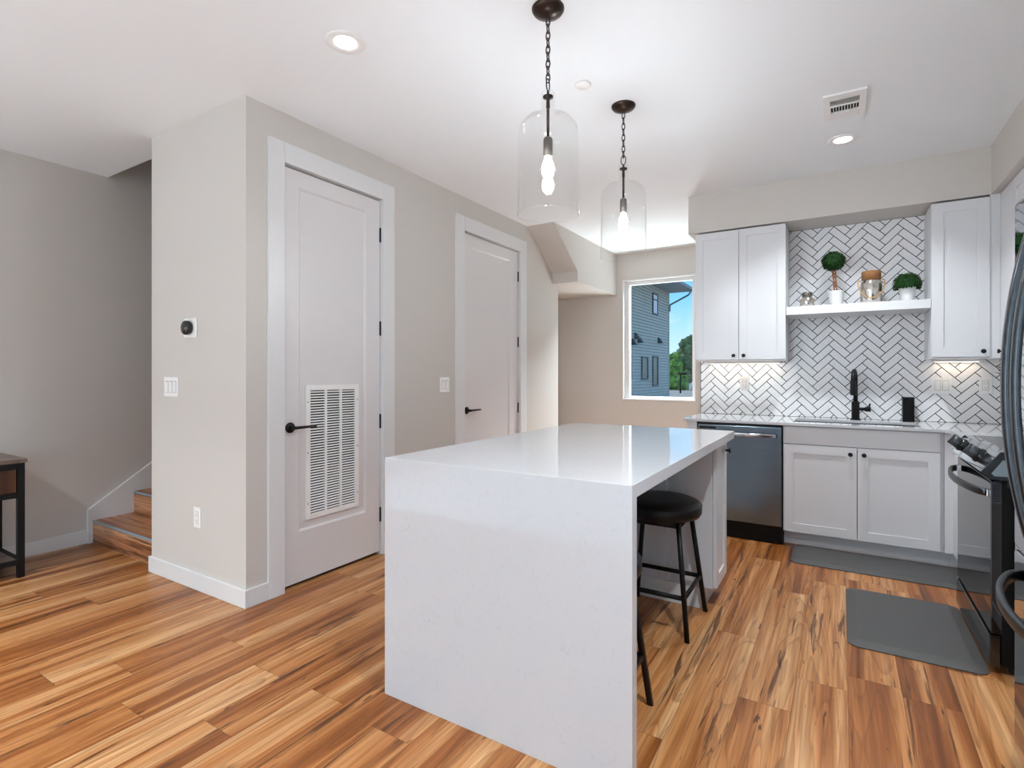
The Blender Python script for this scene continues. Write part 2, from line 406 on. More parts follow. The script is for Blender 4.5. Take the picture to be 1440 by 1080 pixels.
# stair soffit over the entry recess
w_ = MB(); w_.prism([(4.69, H), (5.25, 2.348), (5.25, 2.236), (6.42, 2.236), (6.42, H)], 'x', -2.71, -2.407)
w_.box(-3.37, -2.71, 5.39, 6.42, 2.236, H)
struct('trim_1', w_, M['wall'])
# window wall
WX0, WX1, WZ0, WZ1 = -2.329, -1.440, 0.921, 2.409
w_ = MB(); w_.box(-3.5, WX0, 6.42, 6.56, 0, H); w_.box(WX1, 1.36, 6.42, 6.56, 0, H)
w_.box(WX0, WX1, 6.42, 6.56, 0, WZ0); w_.box(WX0, WX1, 6.42, 6.56, WZ1, H)
struct('wall_back', w_, M['wall'])
struct('wall_entry', MB().box(-3.5, -3.25, 5.39, 6.42, 0, 2.24), M['wall'])
w_ = MB(); w_.box(-1.10, 1.235, 4.985, 5.10, 0, H); w_.box(-1.10, -0.98, 5.10, 6.42, 0, H)
struct('wall_kitchen', w_, M['wall'])
w_ = MB(); w_.box(1.235, 1.355, -7.72, -2.8, 0, H); w_.box(1.235, 1.355, .8, 5.10, 0, H); w_.box(1.235, 1.355, -2.8, .8, 2.4, H); w_.box(1.235, 1.355, -2.8, .8, 0, .2)
struct('wall_right', w_, M['wall'])
w_ = MB(); w_.box(-4.86, -4.4, -7.72, -7.6, 0, H); w_.box(0.9, 1.36, -7.72, -7.6, 0, H); w_.box(-4.4, 0.9, -7.72, -7.6, 2.5, H); w_.box(-4.4, 0.9, -7.72, -7.6, 0, 0.1)
struct('wall_rear', w_, M['wall'])
# bulkheads above the kitchen cabinets
w_ = MB(); w_.prism([(-1.10, 4.625), (0.835, 4.625), (0.835, 1.9), (1.235, 1.9), (1.235, 4.985), (-1.10, 4.985)], 'z', 2.425, H)
struct('trim_2', w_, M['wall'])
# kitchen window: white frame set in the reveal
wr = thing('window_1', '', 'window', (-1.885, 6.42, 0.92)); del wr['label']; del wr['category']; wr['kind'] = 'structure'
f_ = MB()
for x0, x1, z0, z1 in ((WX0, WX0 + .016, WZ0, WZ1), (WX1 - .016, WX1, WZ0, WZ1), (WX0 + .016, WX1 - .016, WZ0, WZ0 + .018), (WX0 + .016, WX1 - .016, WZ1 - .016, WZ1)):
    f_.box(x0, x1, 6.405, 6.56, z0, z1, 0.003)
f_.build('window_reveal', M['trim'], wr)
f_ = MB()
for x0, x1, z0, z1 in ((WX0 + .016, WX0 + .075, WZ0 + .018, WZ1 - .016), (WX1 - .05, WX1 - .016, WZ0 + .018, WZ1 - .016), (WX0 + .075, WX1 - .05, WZ0 + .018, WZ0 + .045), (WX0 + .075, WX1 - .05, WZ1 - .058, WZ1 - .016)):
    f_.box(x0, x1, 6.455, 6.52, z0, z1, 0.004)
f_.build('window_frame', M['trim'], wr)
MB().box(WX0 + .07, WX1 - .045, 6.485, 6.489, WZ0 + .04, WZ1 - .05).build('pane', M['glass'], wr)
# unseen glazed opening added behind the camera for its light
wr = thing('added_window_2', '', 'window', (-1.75, -7.66, 0.1)); del wr['label']; del wr['category']; wr['kind'] = 'structure'
f_ = MB()
for x in (-4.4, -2.66, -0.92, 0.83): f_.box(x, x + .07, -7.69, -7.62, .1, 2.5, .004)
for z in (.1, 2.43): f_.box(-4.33, 0.83, -7.69, -7.62, z, z + .07, .004)
f_.build('window_frame', M['trim'], wr)
MB().box(-4.34, 0.84, -7.657, -7.653, .16, 2.44).build('pane', M['glass'], wr)

wr = thing('added_window_3', '', 'window', (1.29, -1.0, 0.2)); del wr['label']; del wr['category']; wr['kind'] = 'structure'  # unseen side window added to light the door wall
f_ = MB()
for y in (-2.8, -1.03, .74): f_.box(1.27, 1.33, y, y + .06, .2, 2.4, .004)
for z in (.2, 2.34): f_.box(1.27, 1.33, -2.74, .74, z, z + .06, .004)
f_.build('window_frame', M['trim'], wr)
MB().box(1.298, 1.302, -2.75, .75, .25, 2.35).build('pane', M['glass'], wr)

# baseboards
BH = 0.097
def bb(name, *boxes):
    m = MB()
    for b in boxes: m.box(*b, 0, BH, 0.003)
    struct(name, m, M['trim'])
bb('baseboard_left', (-4.74, -4.726, -7.6, 1.715))
bb('baseboard_middle', (-3.734, -2.696, 1.676, 1.69), (-3.734, -3.72, 1.69, 1.745), (-2.71, -2.696, 1.69, 1.813), (-2.71, -2.696, 2.793, 3.507), (-2.71, -2.696, 4.661, 5.39))
bb('baseboard_back', (-3.25, -1.10, 6.406, 6.42))
bb('baseboard_right', (1.221, 1.235, -7.6, -2.8), (1.221, 1.235, .8, 1.9))

# ------------------------------------------------------------------ doors
def shaker_x(mb, xf, y0, y1, z0, z1, py0, py1, pz0, pz1, depth=0.010, th=0.035):
    """slab facing +X with one recessed panel"""
    mb.box(xf - th, xf - depth, y0, y1, z0, z1)
    for a in ((y0, py0, z0, z1), (py1, y1, z0, z1), (py0, py1, z0, pz0), (py0, py1, pz1, z1)):
        mb.box(xf - depth, xf, a[0], a[1], a[2], a[3])
    s = 0.012  # sloped sticking round the panel
    for pts, ax, lo, hi in (([(xf - depth, py0), (xf - depth, py0 + s), (xf, py0)], 'z', pz0, pz1), ([(xf - depth, py1), (xf, py1), (xf - depth, py1 - s)], 'z', pz0, pz1),
                            ([(xf - depth, pz0), (xf - depth, pz0 + s), (xf, pz0)], 'y', py0, py1), ([(xf - depth, pz1), (xf, pz1), (xf - depth, pz1 - s)], 'y', py0, py1)):
        mb.prism(pts, ax, lo, hi)

def lever(parent, xf, y, z, length, sgn=1):
    m = MB(); m.lathe([(0.0, .0), (.029, .0), (.031, .004), (.030, .009), (.0, .010)], (xf, y, z), 28, 'x')
    m.cyl((xf + .008, y, z), (xf + .048, y, z), .011)
    m.tube([(xf + .046, y - .010 * sgn, z), (xf + .048, y + .012 * sgn, z), (xf + .047, y + length * .5 * sgn, z), (xf + .043, y + length * sgn, z)], [.010, .0095, .008, .0075], 10)
    return m.build('door_handle', M['black_metal'], parent)

def casing(parent, yo0, yo1, yi0, yi1, zi, zo):
    m = MB()
    m.box(-2.715, -2.694, yo0, yi0, 0, zo, .003); m.box(-2.715, -2.694, yi1, yo1, 0, zo, .003); m.box(-2.715, -2.694, yi0, yi1, zi, zo, .003)
    # jambs and stop inside the opening
    m.box(-2.83, -2.712, yi0 - .012, yi0 + .002, 0, zi + .012); m.box(-2.83, -2.712, yi1 - .002, yi1 + .012, 0, zi + .012); m.box(-2.83, -2.712, yi0, yi1, zi, zi + .012)
    return m.build('casing', M['trim'], parent)

d1 = thing('door_1', '', 'door', (-2.73, 2.30, 0)); del d1['label']; del d1['category']; d1['kind'] = 'structure'
XF = -2.727
m = MB(); shaker_x(m, XF, 1.920, 2.680, .022, 2.445, 2.030, 2.553, .318, 2.348); m.build('door_slab', M['door'], d1)
casing(d1, 1.813, 2.793, 1.915, 2.685, 2.455, 2.57)
for z in (2.211, 1.564, .922, .276):
    MB().box(XF - .004, XF + .010, 2.676, 2.692, z - .05, z + .05, .003).build('hinge', M['black_metal'], d1)
lever(d1, XF, 1.968, .938, .150)
g = MB()  # return-air grille
gy0, gy1, gz0, gz1 = 2.078, 2.490, .374, 1.181
gx = XF - .010
for a in ((gy0, gy0 + .032, gz0, gz1), (gy1 - .032, gy1, gz0, gz1), (gy0 + .032, gy1 - .032, gz0, gz0 + .032), (gy0 + .032, gy1 - .032, gz1 - .032, gz1)):
    g.box(gx, gx + .012, *a, .002)
iw = (gy1 - gy0 - .064)
for q in (1, 2):
    yc = gy0 + .032 + iw * q / 3; g.box(gx + .001, gx + .011, yc - .007, yc + .007, gz0 + .03, gz1 - .03)
n = 46
for i in range(n):
    z = gz0 + .034 + (gz1 - gz0 - .068) * (i + .5) / n; dz = .0038
    g.prism([(gx + .001, z + dz), (gx + .0025, z + dz + .001), (gx + .010, z - dz + .001), (gx + .0085, z - dz)], 'y', gy0 + .03, gy1 - .03)
go = g.build('return_air_grille', M['plastic'], d1)
MB().box(gx - .001, gx + .0008, gy0 + .03, gy1 - .03, gz0 + .03, gz1 - .03).build('grille_backing', M['void_shade'], go)  # dark sheet painted for the shade behind the louvers
g = MB()
for y in (gy0 + .014, gy1 - .014):
    for z in (.47, .775, 1.08): g.lathe([(0, .0145), (.004, .0135), (.0045, .012)], (gx, y, z), 12, 'x')
g.build('screw', M['steel_sink'], go)
MB().box(-2.83, -2.766, 1.917, 2.683, 0, 2.45).build('gap_shade', M['void_shade'], d1)  # dark box stands in for the shade behind the door's gaps

d2 = thing('door_2', '', 'door', (-2.73, 4.08, 0)); del d2['label']; del d2['category']; d2['kind'] = 'structure'
m = MB(); shaker_x(m, XF, 3.628, 4.537, .022, 2.447, 3.755, 4.385, .318, 2.345); m.build('door_slab', M['door'], d2)
casing(d2, 3.507, 4.661, 3.622, 4.543, 2.455, 2.574)
for z in (2.207, 1.561, .914, .276):
    MB().box(XF - .004, XF + .010, 4.533, 4.549, z - .05, z + .05, .003).build('hinge', M['black_metal'], d2)
lever(d2, XF, 3.685, .936, .150)
MB().box(-2.83, -2.766, 3.625, 4.54, 0, 2.45).build('gap_shade', M['void_shade'], d2)  # same painted shade behind the second door
# entry door in the recess, seen only by its lever
d3 = thing('door_3', '', 'door', (-3.25, 5.9, 0)); del d3['label']; del d3['category']; d3['kind'] = 'structure'
MB().box(-3.25, -3.222, 5.46, 6.36, .01, 2.06, .003).build('door_slab', M['door'], d3)
lever(d3, -3.222, 6.29, .955, .13, -1)

# ------------------------------------------------------------------ stairs
st = thing('staircase', 'hickory wooden stairs with pale nosing strips rising beside the grey left wall', 'stairs', (-4.23, 1.745, 0))
rise, run, sy = .1665, .27, 1.745
for i in range(6):
    y0 = sy + i * run; z1 = (i + 1) * rise
    MB().box(-4.715, -3.722, y0, y0 + .02, i * rise, z1 - .021).build('riser', M['riser_wood'], st)
    MB().box(-4.715, -3.722, y0, y0 + run + .02, z1 - .021, z1, .002).build('tread', M['tread_wood'], st)
    m = MB(); m.box(-4.715, -3.722, y0 - .003, y0 + .003, z1 - .016, z1 + .002, .001); m.build('nosing_strip', M['nosing'], st)
m = MB(); sl = rise / run
pts = [(1.715, 0), (1.715, .248), (1.715 + 1.6, .248 + 1.6 * .68), (1.715 + 1.6, 0)]
m.prism(pts, 'x', -4.738, -4.714, .002); m.build('skirt_board', M['trim'], st)
hr = thing('handrail', 'black wall handrail whose end just shows beside the column over the stairs', 'handrail', (-3.78, 2.2, 1.0))
m = MB(); m.tube([(-3.728, 1.95, .98), (-3.77, 1.93, .99), (-3.795, 1.99, 1.03), (-3.795, 3.4, 1.98)], .017, 12); m.build('rail', M['black_metal'], hr)
m = MB(); m.cyl((-3.722, 2.2, 1.12), (-3.795, 2.2, 1.145), .008); m.lathe([(0, 0), (.03, 0), (.03, -.006), (0, -.006)], (-3.722, 2.2, 1.12), 20, 'x'); m.build('bracket', M['black_metal'], hr)

# ------------------------------------------------------------------ wall plates
def rocker_plate_y(label, xc, yf, zc, gangs, name='light_switch', wpg=.046, h=.118, mat='plastic'):
    """plate facing -Y"""
    w = .07 + wpg * (gangs - 1)
    t = thing(name, label, 'light switch', (xc, yf, zc - h / 2))
    MB().box(xc - w / 2, xc + w / 2, yf - .006, yf, zc - h / 2, zc + h / 2, .003).build('cover_plate', M[mat], t)
    for i in range(gangs):
        x = xc + (i - (gangs - 1) / 2) * wpg
        MB().box(x - .0185, x + .0185, yf - .0064, yf - .005, zc - .036, zc + .036).build('rocker_surround', M['plate_gap'], t)
        m = MB(); m.prism([(yf - .005, zc - .034), (yf - .0085, zc - .034), (yf - .011, zc + .030), (yf - .005, zc + .034)], 'x', x - .0165, x + .0165, .001)
        m.build('rocker', M['plastic'], t)
    return t
def outlet_y(label, xc, yf, zc, mat='plastic'):
    w, h = .072, .118
    t = thing('power_outlet', label, 'outlet', (xc, yf, zc - h / 2))
    MB().box(xc - w / 2, xc + w / 2, yf - .006, yf, zc - h / 2, zc + h / 2, .003).build('cover_plate', M[mat], t)
    MB().box(xc - .0182, xc + .0182, yf - .0064, yf - .005, zc - .0357, zc + .0357).build('receptacle_surround', M['plate_gap'], t)
    MB().box(xc - .0165, xc + .0165, yf - .009, yf - .005, zc - .034, zc + .034, .002).build('receptacle', M['plastic'], t)
    m = MB()
    for s in (-1, 1):
        z = zc + s * .0165
        m.box(xc - .008, xc - .006, yf - .0095, yf - .0085, z - .003, z + .006); m.box(xc + .006, xc + .008, yf - .0095, yf - .0085, z - .003, z + .005)
        m.lathe([(0, -.0095), (.0025, -.0095), (.0025, -.0085)], (xc, yf, z - .009), 10, 'y')
    m.build('slot', M['rubber'], t)
rocker_plate_y('white three-rocker light switch on the column under the black thermostat', -3.475, 1.69, 1.171, 3)
outlet_y('white power outlet low on the column above its baseboard', -3.183, 1.69, .416)
th = thing('thermostat', 'round black thermostat dial on a white square plate on the column', 'thermostat', (-3.265, 1.69, 1.46))
MB().box(-3.325, -3.187, 1.684, 1.69, 1.462, 1.576, .004).build('wall_plate', M['plastic'], th)
m = MB(); m.lathe([(0, -.034), (.030, -.034), (.038, -.031), (.042, -.024), (.042, -.008), (.038, 0), (0, 0)], (-3.262, 1.684, 1.520), 40, 'y'); m.build('dial', M['black_gloss'], th)
m = MB(); m.lathe([(0, -.0345), (.030, -.0342), (.030, -.033)], (-3.262, 1.684, 1.520), 40, 'y'); m.build('screen', M['glass_black'], th)
# double switch on the door wall, facing +X
t = thing('light_switch', 'white two-rocker light switch on the beige wall between the two doors', 'light switch', (-2.71, 3.366, 1.10))
MB().box(-2.71, -2.704, 3.307, 3.425, 1.103, 1.221, .003).build('cover_plate', M['plastic'], t)
for y in (3.343, 3.389):
    MB().box(-2.7045, -2.7036, y - .0185, y + .0185, 1.126, 1.198).build('rocker_surround', M['plate_gap'], t)
    MB().prism([(-2.705, 1.128), (-2.7015, 1.128), (-2.699, 1.192), (-2.705, 1.196)], 'y', y - .0165, y + .0165, .001).build('rocker', M['plastic'], t)

# ------------------------------------------------------------------ ceiling fittings
def downlight(x, y, label=None, watt=6):
    t = thing('recessed_downlight', label or 'round white recessed ceiling light', 'ceiling light', (x, y, H - .01), 'recessed ceiling lights')
    m = MB(); m.lathe([(.050, -.003), (.056, -.006), (.082, -.008), (.087, -.004), (.087, 0), (.05, 0)], (x, y, H), 40); m.build('trim_ring', M['plastic'], t)
    m = MB(); m.lathe([(0, -.004), (.052, -.0035), (.052, 0)], (x, y, H), 40); m.build('diffuser', M['lamp_disc'], t)
    d = bpy.data.lights.new('downlight_lamp', 'AREA'); d.shape = 'DISK'; d.size = .10; d.energy = watt; d.color = (.88, .955, 1.0); d.spread = math.radians(115)
    o = bpy.data.objects.new('downlight_lamp', d); COL.objects.link(o); o.parent = t; o.location = (0, 0, -.012)
    return t
downlight(-1.894, 1.652, 'lit recessed ceiling light between the column corner and the nearer pendant', 2)
downlight(.007, 3.998, 'lit recessed ceiling light above the sink side, past the ceiling vent', 13)
for (x, y) in ((-1.9, -.8), (0.1, 1.2), (0.1, -1.4), (-3.9, -.8), (-1.9, -3.5), (-3.9, -3.5)):  # unseen downlights added to even out the room light
    downlight(x, y, 'added fill ceiling light, out of view', 40 if x < -3 else 20)
m = MB(); m.lathe([(0, -.010), (.036, -.0095), (.040, -.006), (.041, 0), (0, 0)], (-1.133, 2.538, H), 36)
tag(m.build('sprinkler_cover', M['plastic']), 'small flat white disc on the ceiling between the two pendants', 'sprinkler cover')
v = thing('ceiling_vent', 'white rectangular ceiling register with dark louver slots', 'vent', (.012, 3.47, H - .02))
m = MB(); X0_, X1_, Y0_, Y1_ = -.085, .115, 3.318, 3.632
ix0, ix1 = X0_ + .032, X1_ - .032
for a in ((X0_, ix0, Y0_, Y1_), (ix1, X1_, Y0_, Y1_), (ix0, ix1, Y0_, Y0_ + .065), (ix0, ix1, Y1_ - .085, Y1_), (ix0, ix1, 3.452, 3.468)):
    m.box(a[0], a[1], a[2], a[3], H - .012, H - .001, .002)
m.build('faceplate', M['plastic'], v)
m = MB()
for i in range(11):
    x = ix0 + (ix1 - ix0) * i / 10
    m.prism([(x - .002, H - .011), (x + .0005, H - .011), (x + .004, H - .002), (x + .0015, H - .002)], 'y', 3.468, Y1_ - .085)
for i in range(6):
    y = Y0_ + .066 + (3.452 - Y0_ - .066) * i / 5
    m.prism([(y - .006, H - .011), (y - .004, H - .011), (y + .006, H - .002), (y + .004, H - .002)], 'x', ix0, ix1)
m.build('louver', M['plastic'], v)
MB().box(ix0, ix1, Y0_ + .06, Y1_ - .08, H - .0018, H - .0005).build('duct_shade', M['void_shade'], v)  # dark sheet painted for the shade inside the duct

# ------------------------------------------------------------------ pendants
def pendant(x, y, label, zn, group):
    t = thing('pendant_light', label, 'pendant light', (x, y, 0), group)
    m = MB(); m.lathe([(0, H), (.066, H), (.066, H - .006), (.058, H - .018), (.030, H - .030), (.010, H - .036), (0, H - .036)], (x, y, 0), 40); m.build('canopy', M['bronze'], t)
    m = MB(); z = H - .034; top = zn + .018; L = .040; nl = max(3, round((z - top) / .031)); st_ = (z - top - L) / (nl - 1)
    for i in range(nl):
        zc = z - L / 2 - i * st_ if nl > 1 else z
        big = (i == nl - 1); a = .0085 if not big else .014; b = L / 2 if not big else L / 2 + .006
        pts = []
        for k in range(14):
            q = 2 * PI * k / 14; px, pz = a * math.cos(q), b * math.sin(q)
            pts.append((x + px, y, zc + pz) if i % 2 == 0 else (x, y + px, zc + pz))
        m.tube(pts, .0026, 6, True)
    m.build('chain', M['bronze'], t)
    m = MB(); m.lathe([(0, zn + .014), (.005, zn + .013), (.006, zn - .004), (.021, zn - .008), (.021, zn - .014), (.0065, zn - .020), (.008, zn - .05), (.008, zn - .054), (.006, zn - .058), (.006, zn - .18), (0, zn - .18)], (x, y, 0), 24); m.build('stem', M['bronze'], t)
    m = MB(); m.lathe([(0, zn - .175), (.014, zn - .176), (.019, zn - .184), (.019, zn - .252), (.015, zn - .256), (0, zn - .256)], (x, y, 0), 24); so = m.build('lamp_socket', M['socket_metal'], t)
    m = MB(); m.lathe([(.012, zn - .252), (.013, zn - .262), (.022, zn - .285), (.026, zn - .305), (.022, zn - .328), (.012, zn - .343), (0, zn - .347)], (x, y, 0), 20); m.build('bulb', M['bulb'], t)
    zb = 1.897
    m = MB(); m.lathe([(.021, zn - .006), (.024, zn + .004), (.028, zn + .006), (.0295, zn + .001), (.0275, zn - .006), (.0275, zn - .068), (.031, zn - .080), (.060, zn - .090), (.096, zn - .106), (.116, zn - .132), (.1235, zn - .168), (.1255, zb + .02), (.1275, zb + .004), (.125, zb), (.122, zb + .003), (.1215, zb + .008)], (x, y, 0), 64)
    m.build('glass_shade', M['jar_glass'], t)
    return t
pendant(-1.018, 1.933, 'clear glass jar pendant on a longer chain over the nearer half of the island', 2.390, 'glass jar pendants')
pendant(-1.032, 2.857, 'clear glass jar pendant over the far end of the island, smaller in view', 2.400, 'glass jar pendants')

# ------------------------------------------------------------------ island
IX0, IX1, IY0, IY1, IZ = -1.523, -.523, 1.523, 3.270, .924
isl = thing('island_countertop', 'white speckled quartz island top with a waterfall end panel', 'countertop', (-1.02, 2.4, 0))
MB().prism([(IY0, 0), (IY0, IZ), (IY1, IZ), (IY1, IZ - .042), (IY0 + .042, IZ - .042), (IY0 + .042, 0)], 'x', IX0, IX1, .0015).build('waterfall_slab', M['quartz'], isl)

def shaker_y(mb, yf, x0, x1, z0, z1, st=.062, depth=.007, th=.02):
    """door facing -Y, front at yf"""
    mb.box(x0, x1, yf + depth, yf + th, z0, z1)
    for a in ((x0, x0 + st, z0, z1), (x1 - st, x1, z0, z1), (x0 + st, x1 - st, z0, z0 + st), (x0 + st, x1 - st, z1 - st, z1)):
        mb.box(a[0], a[1], yf, yf + depth, a[2], a[3])
def knob(parent, p, d, k='knob'):
    """round knob standing off in direction d"""
    p, d = Vector(p), Vector(d); m = MB()
    m.cyl(p, p + d * .016, .0055, .0055, 16); m.cyl(p + d * .014, p + d * .020, .006, .0145, 24); m.cyl(p + d * .020, p + d * .027, .0145, .0135, 24)
    return m.build(k, M['black_metal'], parent)
ic = thing('island_cabinet', 'white base cabinet under the island top, its back panel facing the stools', 'cabinet', (-1.18, 2.4, 0))
m = MB(); m.box(-1.495, -1.040, IY0 + .045, IY1 - .02, .10, IZ - .043); m.box(-1.43, -1.040, IY0 + .045, IY1 - .02, 0, .10)
m.box(-1.040, -1.033, IY0 + .045, 2.965, .0, .105)
m.build('carcass', M['cabinet'], ic)
for i in range(3):
    y0 = IY0 + .05 + i * .56; m = MB(); st_ = .062
    m.box(-1.510, -1.502, y0, y0 + .555, .115, IZ - .05)
    for a in ((y0, y0 + st_, .115, IZ - .05), (y0 + .555 - st_, y0 + .555, .115, IZ - .05), (y0 + st_, y0 + .555 - st_, .115, .177), (y0 + st_, y0 + .555 - st_, IZ - .112, IZ - .05)): m.box(-1.516, -1.510, *a)
    dd = m.build('door', M['cabinet'], ic); knob(dd, (-1.516, y0 + .52, IZ - .10), (-1, 0, 0))
ec = thing('island_end_cabinet', 'narrow white cabinet at the far end of the island behind the stool', 'cabinet', (-.72, 3.11, 0))
m = MB(); m.prism([(-1.036, 0), (-1.036, IZ - .043), (-.583, IZ - .043), (-.583, .108), (-.632, .108), (-.632, 0)], 'y', 2.975, IY1 - .02)
m.box(-.632, -.626, 2.99, IY1 - .03, 0, .108)
m.box(-1.030, -.868, 2.962, 2.975, .113, IZ - .043); m.box(-.866, -.822, 2.958, 2.975, .113, IZ - .043, .001); m.box(-.786, -.585, 2.962, 2.975, .113, IZ - .043)
m.build('carcass', M['cabinet'], ec)
m = MB(); m.box(-1.030, -.639, 2.956, 2.975, 0, .112, .001); m.build('base_trim', M['trim'], ec)
m = MB(); y0, y1, z0, z1, st_ = 2.983, IY1 - .005, .112, IZ - .047, .062
m.box(-.581, -.571, y0, y1, z0, z1)
for a in ((y0, y0 + st_, z0, z1), (y1 - st_, y1, z0, z1), (y0 + st_, y1 - st_, z0, z0 + st_), (y0 + st_, y1 - st_, z1 - st_, z1)): m.box(-.571, -.562, *a)
dd = m.build('door', M['cabinet'], ec); knob(dd, (-.562, y1 - .03, .815), (1, 0, 0))

# ------------------------------------------------------------------ stools
def stool(x, y, label, group):
    t = thing('bar_stool', label, 'stool', (x, y, 0), group)
    zs = .615; r = .205
    m = MB(); m.lathe([(0, zs + .006), (.10, zs + .005), (r - .035, zs), (r - .012, zs - .010), (r - .002, zs - .022)], (x, y, 0), 48); m.build('seat', M['leather'], t)
    m = MB(); m.lathe([(r - .002, zs - .022), (r + .001, zs - .026), (r, zs - .060), (r - .010, zs - .078), (r - .03, zs - .084), (0, zs - .084)], (x, y, 0), 48); m.build('seat_band', M['leather'], t)
    m = MB(); pts = [(x + (r - .002) * math.cos(q), y + (r - .002) * math.sin(q), zs - .024) for q in (2 * PI * k / 48 for k in range(48))]
    m.tube(pts, .0035, 6, True); m.build('piping', M['leather'], t)
    zt = zs - .086; c = []
    for sx, sy_ in ((1, 1), (1, -1), (-1, -1), (-1, 1)):
        a = Vector((x + sx * .125, y + sy_ * .125, zt)); b = Vector((x + sx * .184, y + sy_ * .195, 0)); c.append((a, b))
        m = MB(); m.ribbon([a, b], .021, .021, (1, 0, 0)); lg = m.build('leg', M['black_metal'], t)
    m = MB()
    for i in range(4):
        p, q = c[i][0], c[(i + 1) % 4][0]; m.ribbon([p + Vector((0, 0, -.012)), q + Vector((0, 0, -.012))], .026, .018, (0, 0, 1))
    m.ribbon([c[0][0] + Vector((0, 0, -.006)), c[2][0] + Vector((0, 0, -.006))], .012, .02, (0, 0, 1)); m.ribbon([c[1][0] + Vector((0, 0, -.006)), c[3][0] + Vector((0, 0, -.006))], .012, .02, (0, 0, 1))
    m.build('seat_frame', M['black_metal'], t)
    f = 1 - .19 / zt
    for i in range(4):
        p = c[i][0].lerp(c[i][1], f); q = c[(i + 1) % 4][0].lerp(c[(i + 1) % 4][1], f)
        m = MB(); m.ribbon([p, q], .020, .016, (0, 0, 1)); m.build('footrest_rail', M['black_metal'], t)
    return t
s1 = stool(-.795, 2.742, 'round black leather bar stool under the far end of the island top', 'black island stools')
s2 = dup(s1, (-.80, 1.805, 0), 'bar stool mostly hidden behind the waterfall panel, one black leg showing', 'black island stools')

# ------------------------------------------------------------------ kitchen base run
CZ = .897; CB = .877; YF = 4.345
def toe(mb, x0, x1): mb.box(x0, x1, YF + .095, YF + .11, 0, .108)
ep = MB().box(-1.045, -.968, YF, 4.985, 0, CB - .001, .001)
tag(ep.build('end_panel', M['cabinet']), 'white filler panel standing left of the dishwasher', 'cabinet panel')
dw = thing('dishwasher', 'black stainless dishwasher between the white filler panel and the sink cabinet', 'dishwasher', (-.664, YF, 0))
MB().box(-.962, -.366, YF + .03, 4.93, .10, CB - .004).build('tub', M['black_enamel'], dw)
dd = MB().box(-.958, -.370, YF - .012, YF + .03, .135, CB - .020, .004).build('door', M['dark_steel'], dw)
MB().box(-.963, -.365, YF - .004, YF + .03, CB - .018, CB - .004).build('control_strip', M['black_gloss'], dw)
MB().box(-.945, -.825, YF - .0135, YF - .011, .828, .842).build('vent_slot', M['void_shade'], dd)
m = MB(); m.ribbon([(-.90, YF - .012, .795), (-.893, YF - .046, .796), (-.66, YF - .052, .796), (-.412, YF - .046, .796), (-.405, YF - .012, .795)], .026, .014, (0, 0, 1)); m.build('handle', M['steel_bright'], dw)
MB().box(-.962, -.366, YF + .02, YF + .06, 0.005, .132).build('kick_plate', M['black_enamel'], dw)

sc = thing('sink_base_cabinet', 'white two-door sink base cabinet with round black knobs', 'cabinet', (.09, YF, 0))
m = MB(); m.box(-.363, -.345, YF + .022, 4.93, .108, CB - .001); m.box(.541, .559, YF + .022, 4.93, .108, CB - .001); m.box(-.345, .541, 4.90, 4.93, .108, CB - .001); m.box(-.345, .541, YF + .022, 4.90, .108, .13); m.box(-.345, .541, YF + .022, YF + .04, .72, CB - .001)
m.build('carcass', M['cabinet'], sc)
m = MB(); toe(m, -.363, .60); m.build('toe_kick', M['cabinet'], sc)
MB().box(-.356, .538, YF, YF + .02, .748, CB - .006, .001).build('drawer_front', M['cabinet'], sc)
m = MB(); shaker_y(m, YF, -.356, .0895, .113, .742); dd = m.build('door', M['cabinet'], sc); knob(dd, (.052, YF, .697), (0, -1, 0))
m = MB(); shaker_y(m, YF, .0935, .538, .113, .742); dd = m.build('door', M['cabinet'], sc); knob(dd, (.130, YF, .697), (0, -1, 0))
cc = thing('corner_base_cabinet', 'white base cabinet filling the corner between sink cabinet and range', 'cabinet', (.8, 4.3, 0))
m = MB(); m.box(.560, .603, YF + .004, YF + .02, .108, CB - .001); m.box(.603, .62, 3.725, YF + .02, .108, CB - .001); m.box(.62, 1.23, 3.725, 4.93, .108, CB - .001); m.box(.68, .70, 3.725, YF + .11, 0, .108); m.box(.601, .68, YF + .095, YF + .11, 0, .108)
m.build('carcass', M['cabinet'], cc)

cc = thing('base_cabinet', 'white base cabinet with its worktop between range and refrigerator', 'cabinet', (.9, 2.63, 0))
m = MB(); m.box(.62, 1.23, 2.335, 2.93, .108, CB - .001); m.box(.70, 1.23, 2.335, 2.93, 0, .108); m.build('carcass', M['cabinet'], cc)
MB().box(.580, 1.233, 2.325, 2.934, CB, CZ, .0015).build('worktop', M['quartz'], cc)
m = MB(); m.box(.608, .62, 2.34, 2.925, .113, CB - .006); 
for a in ((2.34, 2.40, .113, CB - .006), (2.865, 2.925, .113, CB - .006), (2.40, 2.865, .113, .175), (2.40, 2.865, CB - .066, CB - .006)): m.box(.601, .608, *a)
dd = m.build('door', M['cabinet'], cc); knob(dd, (.601, 2.895, .80), (-1, 0, 0))

